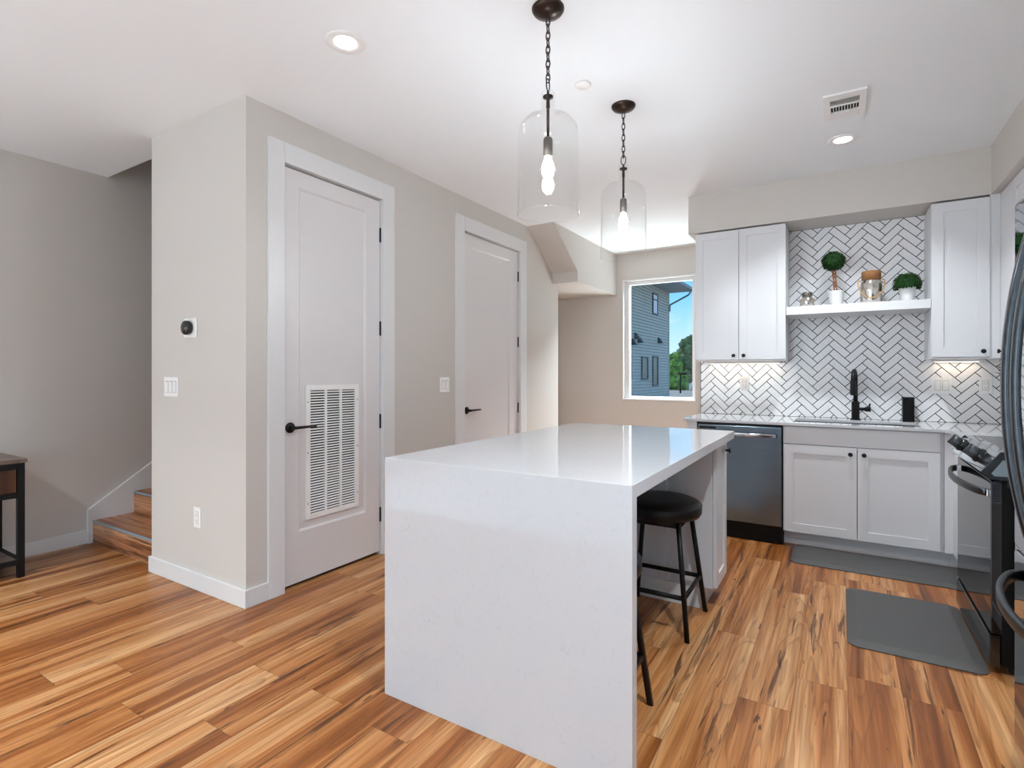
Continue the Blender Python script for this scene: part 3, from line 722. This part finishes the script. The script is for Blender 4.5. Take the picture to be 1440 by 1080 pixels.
# worktop: L-shaped slab with the sink cut out
wt = MB(); SX0, SX1, SY0, SY1 = -.30, .45, 4.455, 4.80
yb = 4.983
wt.box(-1.07, SX0, 4.322, yb, CB, CZ, .0015); wt.box(SX0, SX1, 4.322, SY0, CB, CZ, .0015); wt.box(SX0, SX1, SY1, yb, CB, CZ, .0015)
wt.box(SX1, .545, 4.322, yb, CB, CZ, .0015)
cpts = [(.545, 4.322)]
for k in range(0, 7):
    a = PI / 2 - k * PI / 2 / 6; cpts.append((.545 + .035 * math.cos(a), 4.287 + .035 * math.sin(a)))
cpts += [(.580, 3.712), (1.233, 3.712), (1.233, yb), (.545, yb)]
wt.prism(cpts, 'z', CB, CZ)
tag(wt.build('worktop', M['quartz']), 'white quartz worktop running from the dishwasher round the corner to the range', 'countertop')
sk = thing('sink', 'undermount steel sink set into the white worktop', 'sink', (.075, 4.63, .70))
m = MB(); m.box(SX0 - .01, SX1 + .01, SY0 - .01, SY1 + .01, .695, .70)
m.box(SX0 - .012, SX0, SY0 - .012, SY1 + .012, .70, CB - .001); m.box(SX1, SX1 + .012, SY0 - .012, SY1 + .012, .70, CB - .001); m.box(SX0, SX1, SY0 - .012, SY0, .70, CB - .001); m.box(SX0, SX1, SY1, SY1 + .012, .70, CB - .001)
m.build('basin', M['steel_sink'], sk)
m = MB(); m.lathe([(0, .703), (.035, .703), (.045, .7005), (.045, .70)], (.075, 4.68, 0), 24); m.build('drain', M['steel_bright'], sk)
fx, fy = .092, 4.895
fa = thing('kitchen_faucet', 'tall matte black gooseneck faucet behind the sink', 'faucet', (fx, fy, CZ))
m = MB(); m.lathe([(0, CZ), (.036, CZ), (.036, CZ + .006), (.027, CZ + .010), (.0265, CZ + .135), (.021, CZ + .142), (0, CZ + .142)], (fx, fy, 0), 32); m.build('body', M['black_metal'], fa)
pts = [(fx, fy, CZ + .13), (fx, fy, CZ + .30)]
for k in range(1, 13):
    a = PI * k / 12; pts.append((fx - .010 * (1 - math.cos(a)) * .9, fy - .075 * (1 - math.cos(a)), CZ + .30 + .075 * math.sin(a)))
m = MB(); m.tube(pts, .0150, 14); m.build('spout', M['black_metal'], fa)
ex, ey = pts[-1][0], pts[-1][1]
m = MB(); m.lathe([(.0155, CZ + .305), (.0185, CZ + .295), (.0195, CZ + .20), (.017, CZ + .192), (0, CZ + .192)], (ex, ey, 0), 24); m.build('spray_head', M['black_metal'], fa)
m = MB(); m.cyl((fx + .02, fy, CZ + .082), (fx + .062, fy, CZ + .082), .0125); m.cyl((fx + .062, fy, CZ + .082), (fx + .098, fy - .004, CZ + .082), .0185, .0185, 20); m.cyl((fx + .085, fy, CZ + .09), (fx + .092, fy - .01, CZ + .125), .006); m.build('handle', M['black_metal'], fa)
sp = thing('soap_dispenser', 'black rectangular box standing on the worktop right of the faucet', 'dispenser', (.418, 4.90, CZ))
MB().box(.384, .454, 4.868, 4.938, CZ, CZ + .168, .006, 3).build('body', M['black_enamel'], sp)
MB().box(.381, .457, 4.865, 4.941, CZ + .168, CZ + .180, .004).build('lid', M['black_metal'], sp)
m = MB(); m.cyl((.419, 4.866, CZ + .160), (.419, 4.855, CZ + .158), .006); m.build('spout', M['black_gloss'], sp)

# ------------------------------------------------------------------ herringbone backsplash (one tiled surface)
def herring(mb, x0, x1, z0, z1, yfront, th, ax_, az_, flip=1, plane='y'):
    Wt, g = .0530, .0052; r2 = math.sqrt(.5)
    def clip(poly, f):
        out = []
        for i in range(len(poly)):
            a, b = poly[i], poly[(i + 1) % len(poly)]; fa_, fb_ = f(a), f(b)
            if fa_ >= 0: out.append(a)
            if (fa_ >= 0) != (fb_ >= 0):
                t = fa_ / (fa_ - fb_); out.append((a[0] + (b[0] - a[0]) * t, a[1] + (b[1] - a[1]) * t))
        return out
    h = g / 2 / Wt
    rects = [(0 + h, 3 - h, 0 + h, 1 - h), (3 + h, 4 - h, -2 + h, 1 - h)]
    for i in range(-120, 120):
        for j in range(-40, 40):
            ou, ov = i * 1 + j * 4, i * 1 + j * -2
            for (a, b, c, d) in rects:
                poly = []
                for (u, v) in ((a, c), (b, c), (b, d), (a, d)):
                    u += ou - 3; v += ov - 1
                    poly.append((ax_ + flip * (u - v) * r2 * Wt, az_ + (u + v) * r2 * Wt))
                mx_, mz_ = sum(p[0] for p in poly) / 4, sum(p[1] for p in poly) / 4
                if mx_ < x0 - .15 or mx_ > x1 + .15 or mz_ < z0 - .15 or mz_ > z1 + .15: continue
                for f in (lambda p: p[0] - x0, lambda p: x1 - p[0], lambda p: p[1] - z0, lambda p: z1 - p[1]):
                    poly = clip(poly, f)
                    if len(poly) < 3: break
                if len(poly) < 3: continue
                ar = abs(sum(poly[q][0] * poly[(q + 1) % len(poly)][1] - poly[(q + 1) % len(poly)][0] * poly[q][1] for q in range(len(poly)))) / 2
                if ar < 2e-5: continue
                if plane == 'y': mb.prism(poly, 'y', yfront, yfront + th)
                else: mb.prism(poly, 'x', yfront, yfront + th)
bs = MB(); bs.mat(1).box(-1.076, 1.2345, 4.977, 4.9845, CZ + .0005, 2.4245); bs.mat(0)
YT = 4.9745
herring(bs, -1.073, 1.22, CZ + .002, 2.422, YT, .004, -.988, 1.259)
bso = bs.build('backsplash', [M['tile'], M['grout']], kind='structure')
bs = MB(); bs.mat(1).box(1.228, 1.2345, 1.95, 4.972, CZ + .0005, 2.4245); bs.mat(0)
herring(bs, 1.95, 4.972, CZ + .002, 2.422, 1.2255, .004, 4.5, 1.259, 1, 'x')
bs.build('backsplash', [M['tile'], M['grout']], kind='structure')
outlet_y('white outlet on the herringbone tile below the left wall cabinet', -.710, YT, 1.167)
rocker_plate_y('white two-rocker light switch on the herringbone tile right of the black box', .622, YT, 1.163, 2)
outlet_y('white outlet on the herringbone tile near the refrigerator handle', .867, YT, 1.168)

# ------------------------------------------------------------------ wall cabinets
UY, UZ0, UZ1 = 4.605, 1.352, 2.410
uc = thing('wall_cabinet', 'white two-door wall cabinet hung between the window and the open shelf', 'wall cabinet', (-.70, UY, UZ0))
m = MB(); m.box(-1.036, -.366, UY + .021, 4.974, UZ0, UZ1); m.build('carcass', M['cabinet'], uc)
for x0, x1, kx in ((-1.036, -.703, -.738), (-.699, -.366, -.664)):
    m = MB(); shaker_y(m, UY, x0, x1, UZ0 + .012, UZ1 - .004, .058, .006); dd = m.build('door', M['cabinet'], uc); knob(dd, (kx, UY, 1.395), (0, -1, 0))
uc2 = thing('wall_cabinet', 'white single-door wall cabinet right of the open shelf', 'wall cabinet', (.70, UY, UZ0))
m = MB(); m.box(.522, .88, UY + .021, 4.974, UZ0, UZ1); m.box(.826, .878, UY + .010, UY + .021, UZ0, UZ1 + .012); m.build('carcass', M['cabinet'], uc2)
m = MB(); shaker_y(m, UY, .522, .824, UZ0 + .012, UZ1 - .004, .066, .006); dd = m.build('door', M['cabinet'], uc2); knob(dd, (.790, UY, 1.398), (0, -1, 0))
XR = .878
uc3 = thing('wall_cabinet', 'white corner wall cabinet with a black knob seen in profile beside the refrigerator', 'wall cabinet', (1.05, 4.4, UZ0))
m = MB(); m.box(XR + .02, 1.223, 4.325, UY + .36, UZ0, UZ1 + .012); m.build('carcass', M['cabinet'], uc3)
dd = MB().box(XR, XR + .02, 4.33, UY + .008, UZ0 + .012, UZ1 + .01, .001).build('door', M['cabinet'], uc3); knob(dd, (XR, 4.545, 1.395), (-1, 0, 0))
gc = thing('wall_cabinet', 'white wall cabinet over the range, mostly hidden by the refrigerator', 'wall cabinet', (1.05, 3.95, 1.70))
m = MB(); m.box(XR + .02, 1.223, 3.55, 4.322, 1.70, UZ1 + .012); m.build('carcass', M['cabinet'], gc)
m = MB(); y0, y1, z0, z1 = 3.56, 4.327, 1.70, UZ1 + .01
m.box(XR + .008, XR + .02, y0, y1, z0, z1)
for a in ((y0, y0 + .07, z0, z1), (y1 - .07, y1, z0, z1), (y0 + .07, y1 - .07, z0, z0 + .07), (y0 + .07, y1 - .07, z1 - .07, z1)): m.box(XR, XR + .008, *a)
m.build('door', M['cabinet'], gc)

# under-cabinet lights
for x0, x1, lab in ((-1.0, -.42, 'slim lit strip light under the left wall cabinet'), (.56, .84, 'slim lit strip light under the right wall cabinet')):
    t = thing('under_cabinet_light', lab, 'strip light', ((x0 + x1) / 2, 4.90, UZ0 - .018), 'under-cabinet strip lights')
    MB().box(x0, x1, 4.90, 4.945, UZ0 - .016, UZ0 - .0005, .002).build('housing', M['plastic'], t)
    MB().box(x0 + .02, x1 - .02, 4.905, 4.940, UZ0 - .019, UZ0 - .0155).build('diffuser', M['led'], t)
    d = bpy.data.lights.new('strip_lamp', 'AREA'); d.shape = 'RECTANGLE'; d.size = x1 - x0 - .05; d.size_y = .03; d.energy = .42 * (x1 - x0); d.color = (1, .78, .56)
    o = bpy.data.objects.new('strip_lamp', d); COL.objects.link(o); o.parent = t; o.location = (0, .02, -.004)

# open shelf
sh = MB().box(-.362, .520, UY - .004, 4.972, 1.699, 1.762, .002)
tag(sh.build('floating_shelf', M['cabinet']), 'white floating shelf between the two wall cabinets, holding jars and plants', 'shelf')
SZ = 1.762
# ------------------------------------------------------------------ shelf decorations
def leafball(mb, c, r, n, flat=1.0, zmin=-9, ls=.012, seed=1):
    rnd = random.Random(seed); c = Vector(c)
    for i in range(n):
        zz = 1 - 2 * (i + .5) / n; a = i * 2.399963; rr = math.sqrt(1 - zz * zz)
        d = Vector((rr * math.cos(a), rr * math.sin(a), zz)); 
        if zz < zmin: continue
        p = c + Vector((d.x, d.y, d.z * flat)) * r * (0.80 + .24 * rnd.random())
        t = d.orthogonal().normalized(); t.rotate(Matrix.Rotation(rnd.random() * 6.28, 3, d)); b = d.cross(t)
        nrm = (d + Vector((rnd.uniform(-1, 1), rnd.uniform(-1, 1), rnd.uniform(-.6, 1)))).normalized()
        l = ls * rnd.uniform(.7, 1.2)
        q = [p - t * l, p + b * l * .55 + nrm * l * .25, p + t * l + nrm * l * .5, p - b * l * .55 + nrm * l * .25]
        vs_ = [mb.bm.verts.new(x) for x in q]
        mb._tag([mb.bm.faces.new(vs_[:3]), mb.bm.faces.new((vs_[0], vs_[2], vs_[3]))])
def potlathe(x, y, rt, rb, h):
    m = MB(); pr = [(0, SZ), (rb, SZ)]; n = 9
    for i in range(n):
        t0, t1 = i / n, (i + .55) / n
        pr += [(rb + (rt - rb) * t0, SZ + h * t0), (rb + (rt - rb) * t1 + .0012, SZ + h * t1)]
    pr += [(rt, SZ + h), (rt - .005, SZ + h), (rt - .008, SZ + h - .012), (0, SZ + h - .012)]
    m.lathe(pr, (x, y, 0), 36); return m
ty = 4.755
tp = thing('topiary_plant', 'small ball topiary on a twisted stem in a ribbed white pot on the shelf', 'potted plant', (-.035, ty, SZ))
po = potlathe(-.035, ty, .052, .040, .115).build('pot', M['ceramic'], tp)
m = MB()
for k in range(4):
    pts = []
    for i in range(9):
        a = k * PI / 2 + i * .55; rr = .013 - .003 * math.sin(i / 8 * PI); pts.append((-.037 - .012 * (i / 8) + rr * math.cos(a), ty + rr * math.sin(a), SZ + .10 + .19 * i / 8))
    m.tube(pts, .0042, 6)
m.build('stem', M['twig'], tp)
m = MB(); m.lathe([(0, -.066), (.04, -.052), (.064, -.01), (.064, .01), (.04, .052), (0, .066)], (-.053, ty, SZ + .343), 16); leafball(m, (-.053, ty, SZ + .343), .078, 900, .92, ls=.013, seed=2); m.build('foliage', M['boxwood'], tp)
rp = thing('round_plant', 'low green dome plant in a white pot at the right end of the shelf', 'potted plant', (.403, ty, SZ))
potlathe(.403, ty, .050, .037, .108).build('pot', M['ceramic'], rp)
m = MB(); m.lathe([(0, -.03), (.05, -.02), (.062, .02), (.045, .055), (0, .07)], (.401, ty, SZ + .128), 16); leafball(m, (.401, ty, SZ + .128), .085, 950, .98, -.35, ls=.013, seed=5); m.build('foliage', M['boxwood'], rp)
j1 = thing('silver_jar', 'small silvered glass jar with a dull metal collar at the left end of the shelf', 'jar', (-.227, ty, SZ))
m = MB(); m.lathe([(0, 0), (.040, .001), (.047, .012), (.049, .045), (.046, .066), (.034, .084), (.030, .088), (.0, .088)], (-.227, ty, SZ), 28); m.build('body', M['mercury'], j1)
m = MB(); m.lathe([(.030, .086), (.036, .090), (.036, .114), (.033, .120), (.0, .120)], (-.227, ty, SZ), 28); m.build('lid', M['socket_metal'], j1)
m = MB(); pts = [(-.227 + .052 * math.cos(a), ty - .012, SZ + .075 - .050 * math.sin(a)) for a in (PI * k / 14 for k in range(15))]; m.tube(pts, .0028, 6); m.build('rope_handle', M['rope'], j1)
j2 = thing('lidded_jar', 'large silvered glass jar with a tan lid and rope handle on the shelf', 'jar', (.187, ty, SZ))
m = MB(); m.lathe([(0, 0), (.064, .002), (.069, .012), (.069, .142), (.065, .160), (.054, .176), (.052, .184), (0, .184)], (.187, ty, SZ), 40); m.build('body', M['mercury'], j2)
m = MB(); m.lathe([(.052, .180), (.061, .182), (.0615, .236), (.058, .243), (0, .244)], (.187, ty, SZ), 40); m.build('lid', M['burlap'], j2)
m = MB(); pts = []
for k in range(21):
    a = PI * k / 20; pts.append((.187 + .082 * math.cos(a), ty - .07 * math.sin(a) ** .6 - .015, SZ + .165 - .125 * math.sin(a)))
m.tube(pts, .0042, 8)
for s in (-1, 1):
    m.tube([(.187 + s * .082, ty - .015, SZ + .165), (.187 + s * .078, ty, SZ + .178), (.187 + s * .062, ty, SZ + .176)], .0042, 8)
m.build('rope_handle', M['rope'], j2)

# ------------------------------------------------------------------ range
RY0, RY1, RX = 2.94, 3.70, .53
rg = thing('range', 'black stainless slide-in range with knobs on a sloped control panel', 'range', (.9, 3.32, 0))
MB().box(.565, 1.215, RY0 + .008, RY1 - .008, .04, .905).build('body', M['black_enamel'], rg)
MB().box(.60, 1.215, RY0, RY1, .905, .925, .003).build('cooktop', M['black_gloss'], rg)
cp = MB().prism([(.497, .842), (.560, .927), (.602, .926), (.602, .813), (.527, .813)], 'y', RY0, RY1, .003).build('control_panel', M['range_steel'], rg)
nrm = Vector((-.085, 0, .063)).normalized(); 
for y in (3.575, 3.42, 3.16, 3.06):
    c = Vector((.5285, y, .8845)); m = MB()
    m.mat(1).cyl(c, c + nrm * .008, .034, .033, 28); m.mat(0).cyl(c + nrm * .006, c + nrm * .046, .029, .026, 28)
    up = Vector((.063, 0, .085)).normalized()
    m.ribbon([c + nrm * .048 - up * .026, c + nrm * .048 + up * .026], .012, .012, (0, 1, 0))
    if y in (3.575, 3.16): m.build('knob', [M['knob_grey'], M['black_gloss']], cp)
    else: m.bm.free()
MB().prism([(.496, .842), (.560, .9285), (.603, .927), (.603, .812), (.527, .812)], 'y', RY0 - .004, RY0 + .004, .001).build('end_cap', M['handle_steel'], cp)
MB().prism([(.530, .838), (.566, .895), (.584, .895), (.584, .828), (.540, .828)], 'y', RY0 - .0055, RY0 - .002).build('end_cap_inset', M['gutter'], cp)
dd = MB().box(RX, RX + .035, RY0 + .004, RY1 - .004, .172, .806, .003).build('oven_door', M['glass_black'], rg)
m = MB(); m.box(RX + .001, RX + .034, RY0 + .001, RY0 + .006, .715, .800, .001); 
ev = m.build('door_end_plate', M['handle_steel'], dd)
m = MB()
for k in range(7): m.box(RX + .006, RX + .026, RY0 + .0002, RY0 + .002, .722 + k * .0105, .7265 + k * .0105)
m.build('vent_slot', M['rubber'], ev)
m = MB(); pts = []
for k in range(25):
    t_ = k / 24; pts.append((RX - .008 - .062 * math.sin(PI * t_) ** .55, RY0 + .035 + (RY1 - RY0 - .07) * t_, .752))
m.ribbon(pts, .030, .016, (0, 0, 1)); m.build('handle', M['handle_steel'], dd)
for y in (RY0 + .014, RY1 - .050): MB().box(RX - .012, RX + .004, y, y + .036, .737, .767, .003).build('handle_mount', M['steel_bright'], dd)
MB().prism([(RX - .006, .030), (RX - .002, .155), (RX - .008, .164), (RX + .03, .166), (RX + .03, .030)], 'y', RY0 + .004, RY1 - .004, .002).build('drawer', M['glass_black'], rg)
for y in (RY0 + .05, RY1 - .08):
    for x in (.60, 1.14): MB().box(x, x + .03, y, y + .03, 0, .042).build('foot', M['rubber'], rg)

# ------------------------------------------------------------------ refrigerator
FX, FY0, FY1 = .473, 1.405, 2.318
fr = thing('refrigerator', 'tall dark stainless refrigerator with bowed handles beside the range', 'refrigerator', (.85, 1.86, 0))
MB().box(.548, 1.215, FY0 + .006, FY1 - .006, .02, 1.775).build('body', M['black_enamel'], fr)
fridge_doors = []
for y0, y1 in ((FY0, 1.8595), (1.8635, FY1)):
    fridge_doors.append(MB().box(FX, .545, y0, y1, .700, 1.80, .016, 4).build('door', M['fridge_steel'], fr))
dr = MB().box(FX, .545, FY0, FY1, .040, .690, .010, 3).build('freezer_drawer', M['fridge_steel'], fr)
for dd, y in zip(fridge_doors, (1.815, 1.908)):
    m = MB(); pts = []
    for k in range(33):
        t_ = k / 32; pts.append((FX - .004 - .096 * math.sin(PI * t_) ** .62, y, .705 + 1.03 * t_))
    m.ribbon(pts, .030, .018, (0, 1, 0)); m.build('handle', M['handle_steel'], dd)
m = MB(); pts = []
for k in range(33):
    t_ = k / 32; pts.append((FX - .004 - .100 * math.sin(PI * t_) ** .62, 2.235 - .75 * t_, .630))
m.ribbon(pts, .032, .018, (0, 0, 1)); m.build('handle', M['handle_steel'], dr)
m = MB(); m.box(.56, 1.2, FY0 + .03, FY1 - .03, 0, .03); m.build('base_grille', M['rubber'], fr)

# narrow-leaved plant on the worktop behind the refrigerator handles
px, py = 1.00, 4.55
pl = thing('spiky_plant', 'narrow-leaved plant on the worktop corner whose tips show beside the refrigerator handle', 'potted plant', (px, py, CZ))
m = MB(); m.lathe([(0, CZ), (.05, CZ), (.065, CZ + .15), (.060, CZ + .15), (.055, CZ + .135), (0, CZ + .135)], (px, py, 0), 28); m.build('pot', M['ceramic'], pl)
m = MB(); rnd = random.Random(4)
tips = [(.832, 4.50, 1.305), (.842, 4.47, 1.335), (.836, 4.52, 1.262), (.86, 4.43, 1.29), (.862, 4.60, 1.275)]
for k in range(18):
    a = rnd.uniform(-1.9, 1.9); ln = rnd.uniform(.10, .16); tips.append((px + math.cos(a) * ln, py + math.sin(a) * ln, 1.2 + rnd.uniform(0, .14)))
for (tx, ty_, tz) in tips:
    b0 = Vector((px, py, CZ + .13)); b1 = Vector((tx, ty_, tz)); mid = (b0 * .55 + b1 * .45); mid.z = max(b0.z, b1.z) * .5 + (b0.z + b1.z) * .25 + .03
    pts = [b0 * (1 - t_) ** 2 + mid * 2 * t_ * (1 - t_) + b1 * t_ * t_ for t_ in (0, .17, .34, .5, .67, .84, 1.0)]
    m.tube(pts, [.005, .007, .0085, .0085, .007, .005, .001], 5)
m.build('leaves', M['leaf'], pl)

# ------------------------------------------------------------------ floor mats
def mat_(x0, x1, y0, y1, label, ang=0.0):
    m = MB(); r = .05
    def ring(ins, z):
        pts = []
        for cx, cy, a0 in ((x1 - r, y1 - r, 0), (x0 + r, y1 - r, PI / 2), (x0 + r, y0 + r, PI), (x1 - r, y0 + r, 1.5 * PI)):
            for k in range(7):
                a = a0 + k * PI / 12; pts.append((cx + (r - ins) * math.cos(a), cy + (r - ins) * math.sin(a), z))
        return [m.bm.verts.new(p) for p in pts]
    # wide bevelled border all round
    def inset_ring(d, z):
        pts = []
        rr = r * .8
        for cx, cy, a0 in ((x1 - d - rr, y1 - d - rr, 0), (x0 + d + rr, y1 - d - rr, PI / 2), (x0 + d + rr, y0 + d + rr, PI), (x1 - d - rr, y0 + d + rr, 1.5 * PI)):
            for k in range(7):
                a = a0 + k * PI / 12; pts.append((cx + rr * math.cos(a), cy + rr * math.sin(a), z))
        return [m.bm.verts.new(p) for p in pts]
    R = [ring(0, .001), ring(0, .005), inset_ring(.045, .017), inset_ring(.055, .018)]
    n = len(R[0]); fs = [m.bm.faces.new(R[0][::-1]), m.bm.faces.new(R[-1])]
    for A, B in zip(R, R[1:]):
        for i in range(n): fs.append(m.bm.faces.new((A[i], A[(i + 1) % n], B[(i + 1) % n], B[i])))
    m._tag(fs)
    o = m.build('kitchen_mat', M['mat']); tag(o, label, 'floor mat', 'grey kitchen mats'); return o
mat_(-.292, .655, 3.985, 4.415, 'long dark grey cushioned mat on the floor before the sink cabinet')
mat_(.022, .528, 2.912, 3.690, 'grey cushioned mat lying on the floor before the range')

# ------------------------------------------------------------------ console table at the left wall
ct = thing('console_table', 'industrial console table of rustic wood and black metal legs by the left wall', 'table', (-4.5, .65, 0))
TX0, TX1, TY0, TY1, TZ = -4.722, -4.288, .02, 1.238, .728
MB().box(TX0, TX1 + .008, TY0, TY1 + .008, TZ - .024, TZ, .002).build('tabletop', M['rustic_wood'], ct)
for x in (TX0 + .002, TX1 - .034):
    for y in (TY0 + .002, TY1 - .036): MB().box(x, x + .034, y, y + .034, 0, TZ - .025, .002).build('leg', M['black_metal'], ct)
m = MB()
for z0, z1 in ((.668, .703), (.490, .520), (.080, .110)):
    m.box(TX1 - .030, TX1 - .003, TY0 + .03, TY1 - .03, z0, z1); m.box(TX0 + .005, TX0 + .03, TY0 + .03, TY1 - .03, z0, z1)
    if z0 != .490: m.box(TX0 + .03, TX1 - .03, TY1 - .033, TY1 - .006, z0, z1); m.box(TX0 + .03, TX1 - .03, TY0 + .006, TY0 + .033, z0, z1)
m.build('rail', M['black_metal'], ct)
MB().box(TX0 + .03, TX1 - .03, TY0 + .03, TY1 - .03, .090, .108).build('lower_shelf', M['rustic_wood'], ct)
for y0, y1 in ((TY0 + .04, .62), (.635, TY1 - .04)):
    dd = MB().box(TX1 - .31, TX1 - .010, y0, y1, .523, .664, .002).build('drawer', M['rustic_front'], ct)
    m = MB(); yc = (y0 + y1) / 2; m.tube([(TX1 - .012, yc - .05, .594), (TX1 + .015, yc - .05, .594), (TX1 + .015, yc + .05, .594), (TX1 - .012, yc + .05, .594)], .005, 8); m.build('handle', M['black_metal'], dd)

# ------------------------------------------------------------------ outside the window
struct('ground', MB().box(-70, 30, 6.7, 120, -.25, -.15), M['asphalt'])
struct('ground', MB().box(-40, 40, -60, -7.75, -.25, -.15), M['asphalt'])
nb = thing('neighbour_house', 'blue-grey clapboard house with a deep eave seen through the window', 'house', (-12, 24, -.15))
m = MB(); zz = -.15
m.box(-14, -8.06, 12.0, 29.25, -.15, 5.62)
while zz < 5.6:
    m.prism([(-8.06, zz), (-8.0, zz), (-8.022, min(zz + .125, 5.62)), (-8.06, min(zz + .125, 5.62))], 'y', 12.0, 29.30); zz += .145
m.box(-8.06, -7.985, 29.22, 29.34, -.15, 5.62)
m.build('wall', M['siding'], nb)
m = MB(); m.box(-14.5, -6.85, 11, 29.45, 5.62, 5.66); m.build('soffit', M['soffit_paint'], nb)
m = MB(); m.prism([(-14.5, 5.66), (-6.80, 5.66), (-6.80, 5.86), (-11, 7.2)], 'y', 10.9, 29.55); m.build('roof', M['roof'], nb)
m = MB(); m.box(-6.85, -6.72, 10.9, 29.55, 5.64, 5.76); m.tube([(-6.80, 29.2, 5.62), (-6.95, 29.25, 5.42), (-7.93, 29.25, 4.95), (-7.95, 29.25, 4.6)], .05, 8); m.build('gutter', M['gutter'], nb)
for y0, y1, z0, z1, mt in ((26.31, 27.15, 4.18, 5.27, 'sky_pane'), (24.59, 25.56, .93, 2.04, 'far_pane'), (26.31, 27.21, .60, 2.11, 'far_pane'), (22.2, 23.14, .95, 2.09, 'far_pane')):
    f = MB()
    for a in ((y0, y0 + .08, z0, z1), (y1 - .08, y1, z0, z1), (y0 + .08, y1 - .08, z0, z0 + .08), (y0 + .08, y1 - .08, z1 - .08, z1)): f.box(-8.04, -7.96, *a)
    if mt == 'sky_pane': f.box(-8.03, -7.965, y0 + .08, y1 - .08, z1 - .36, z1 - .30)
    fo = f.build('window', M['win_frame_dark'], nb)
    MB().box(-8.03, -7.985, y0 + .07, y1 - .07, z0 + .07, z1 - .07).build('pane', M[mt], fo)
for y, z in ((23.28, 2.52), (23.70, 2.80), (24.17, 2.66), (27.34, 2.78)):
    m = MB(); m.prism([(-8.02, z), (-8.02, z + .30), (-7.94, z + .28), (-7.76, z)], 'y', y - .11, y + .11); m.build('vent_hood', M['win_frame_dark'], nb)

def tree(x, y, h, r, n, mat, label, seed, trunk_h, ls=.27):
    t = thing('tree', label, 'tree', (x, y, -.15), 'trees beyond the house')
    m = MB(); m.tube([(x, y, -.15), (x + .05, y, trunk_h * .6), (x, y, h * .8)], [.12, .09, .03], 8)
    m.build('trunk', M['bark'], t)
    m = MB(); rnd = random.Random(seed)
    blobs = []
    for k in range(14):
        f_ = k / 13; a = k * 2.4; zz = trunk_h + (h - trunk_h) * f_; rr = r * (1 - .75 * f_) * (.35 + .3 * rnd.random())
        blobs.append((x + rr * math.cos(a), y + rr * math.sin(a), zz, r * (.55 - .32 * f_)))
    for q, (bx, by, bz, br) in enumerate(blobs):
        leafball(m, (bx, by, bz), br, n // 14, .9, ls=ls * rnd.uniform(.8, 1.2), seed=seed * 31 + q)
    m.build('crown', M[mat], t); return t
tree(-12.03, 45.5, 2.6, 1.25, 3600, 'tree_light', 'bright green low tree right at the corner of the blue house', 3, .2)
tree(-11.75, 49.6, 4.1, 2.0, 7000, 'tree_dark', 'taller dark green tree behind the black lamp post', 8, .2)
lp = thing('lamp_post', 'black street lamp post in front of the trees outside', 'lamp post', (-9.58, 38, -.15))
m = MB(); m.cyl((-9.58, 38, -.15), (-9.58, 38, 1.15), .06, .05, 12); m.build('pole', M['black_metal'], lp)
m = MB(); m.box(-9.70, -9.10, 37.9, 38.1, 1.13, 1.28, .02); m.build('lamp_head', M['black_metal'], lp)
cr_ = thing('parked_car', 'small white car parked below the dark tree outside the window', 'car', (-9.75, 43.0, -.15))
m = MB(); m.prism([(-10.0, -.0), (-10.0, .4), (-9.8, .53), (-9.55, .85), (-8.8, .87), (-8.4, .55), (-7.9, .47), (-7.85, -.0)], 'y', 42.2, 43.8, .03); m.build('body', M['car_paint'], cr_)
m = MB(); m.prism([(-9.74, .55), (-9.52, .81), (-8.84, .83), (-8.5, .57)], 'y', 42.19, 43.81); m.build('side_window', M['glass_black'], cr_)
for x in (-9.55, -8.35):
    for y in (42.2, 43.64):
        m = MB(); m.lathe([(0, 0), (.25, 0), (.28, .03), (.28, .15), (.25, .18), (0, .18)], (x, y, .13), 20, 'y'); m.build('wheel', M['rubber'], cr_)
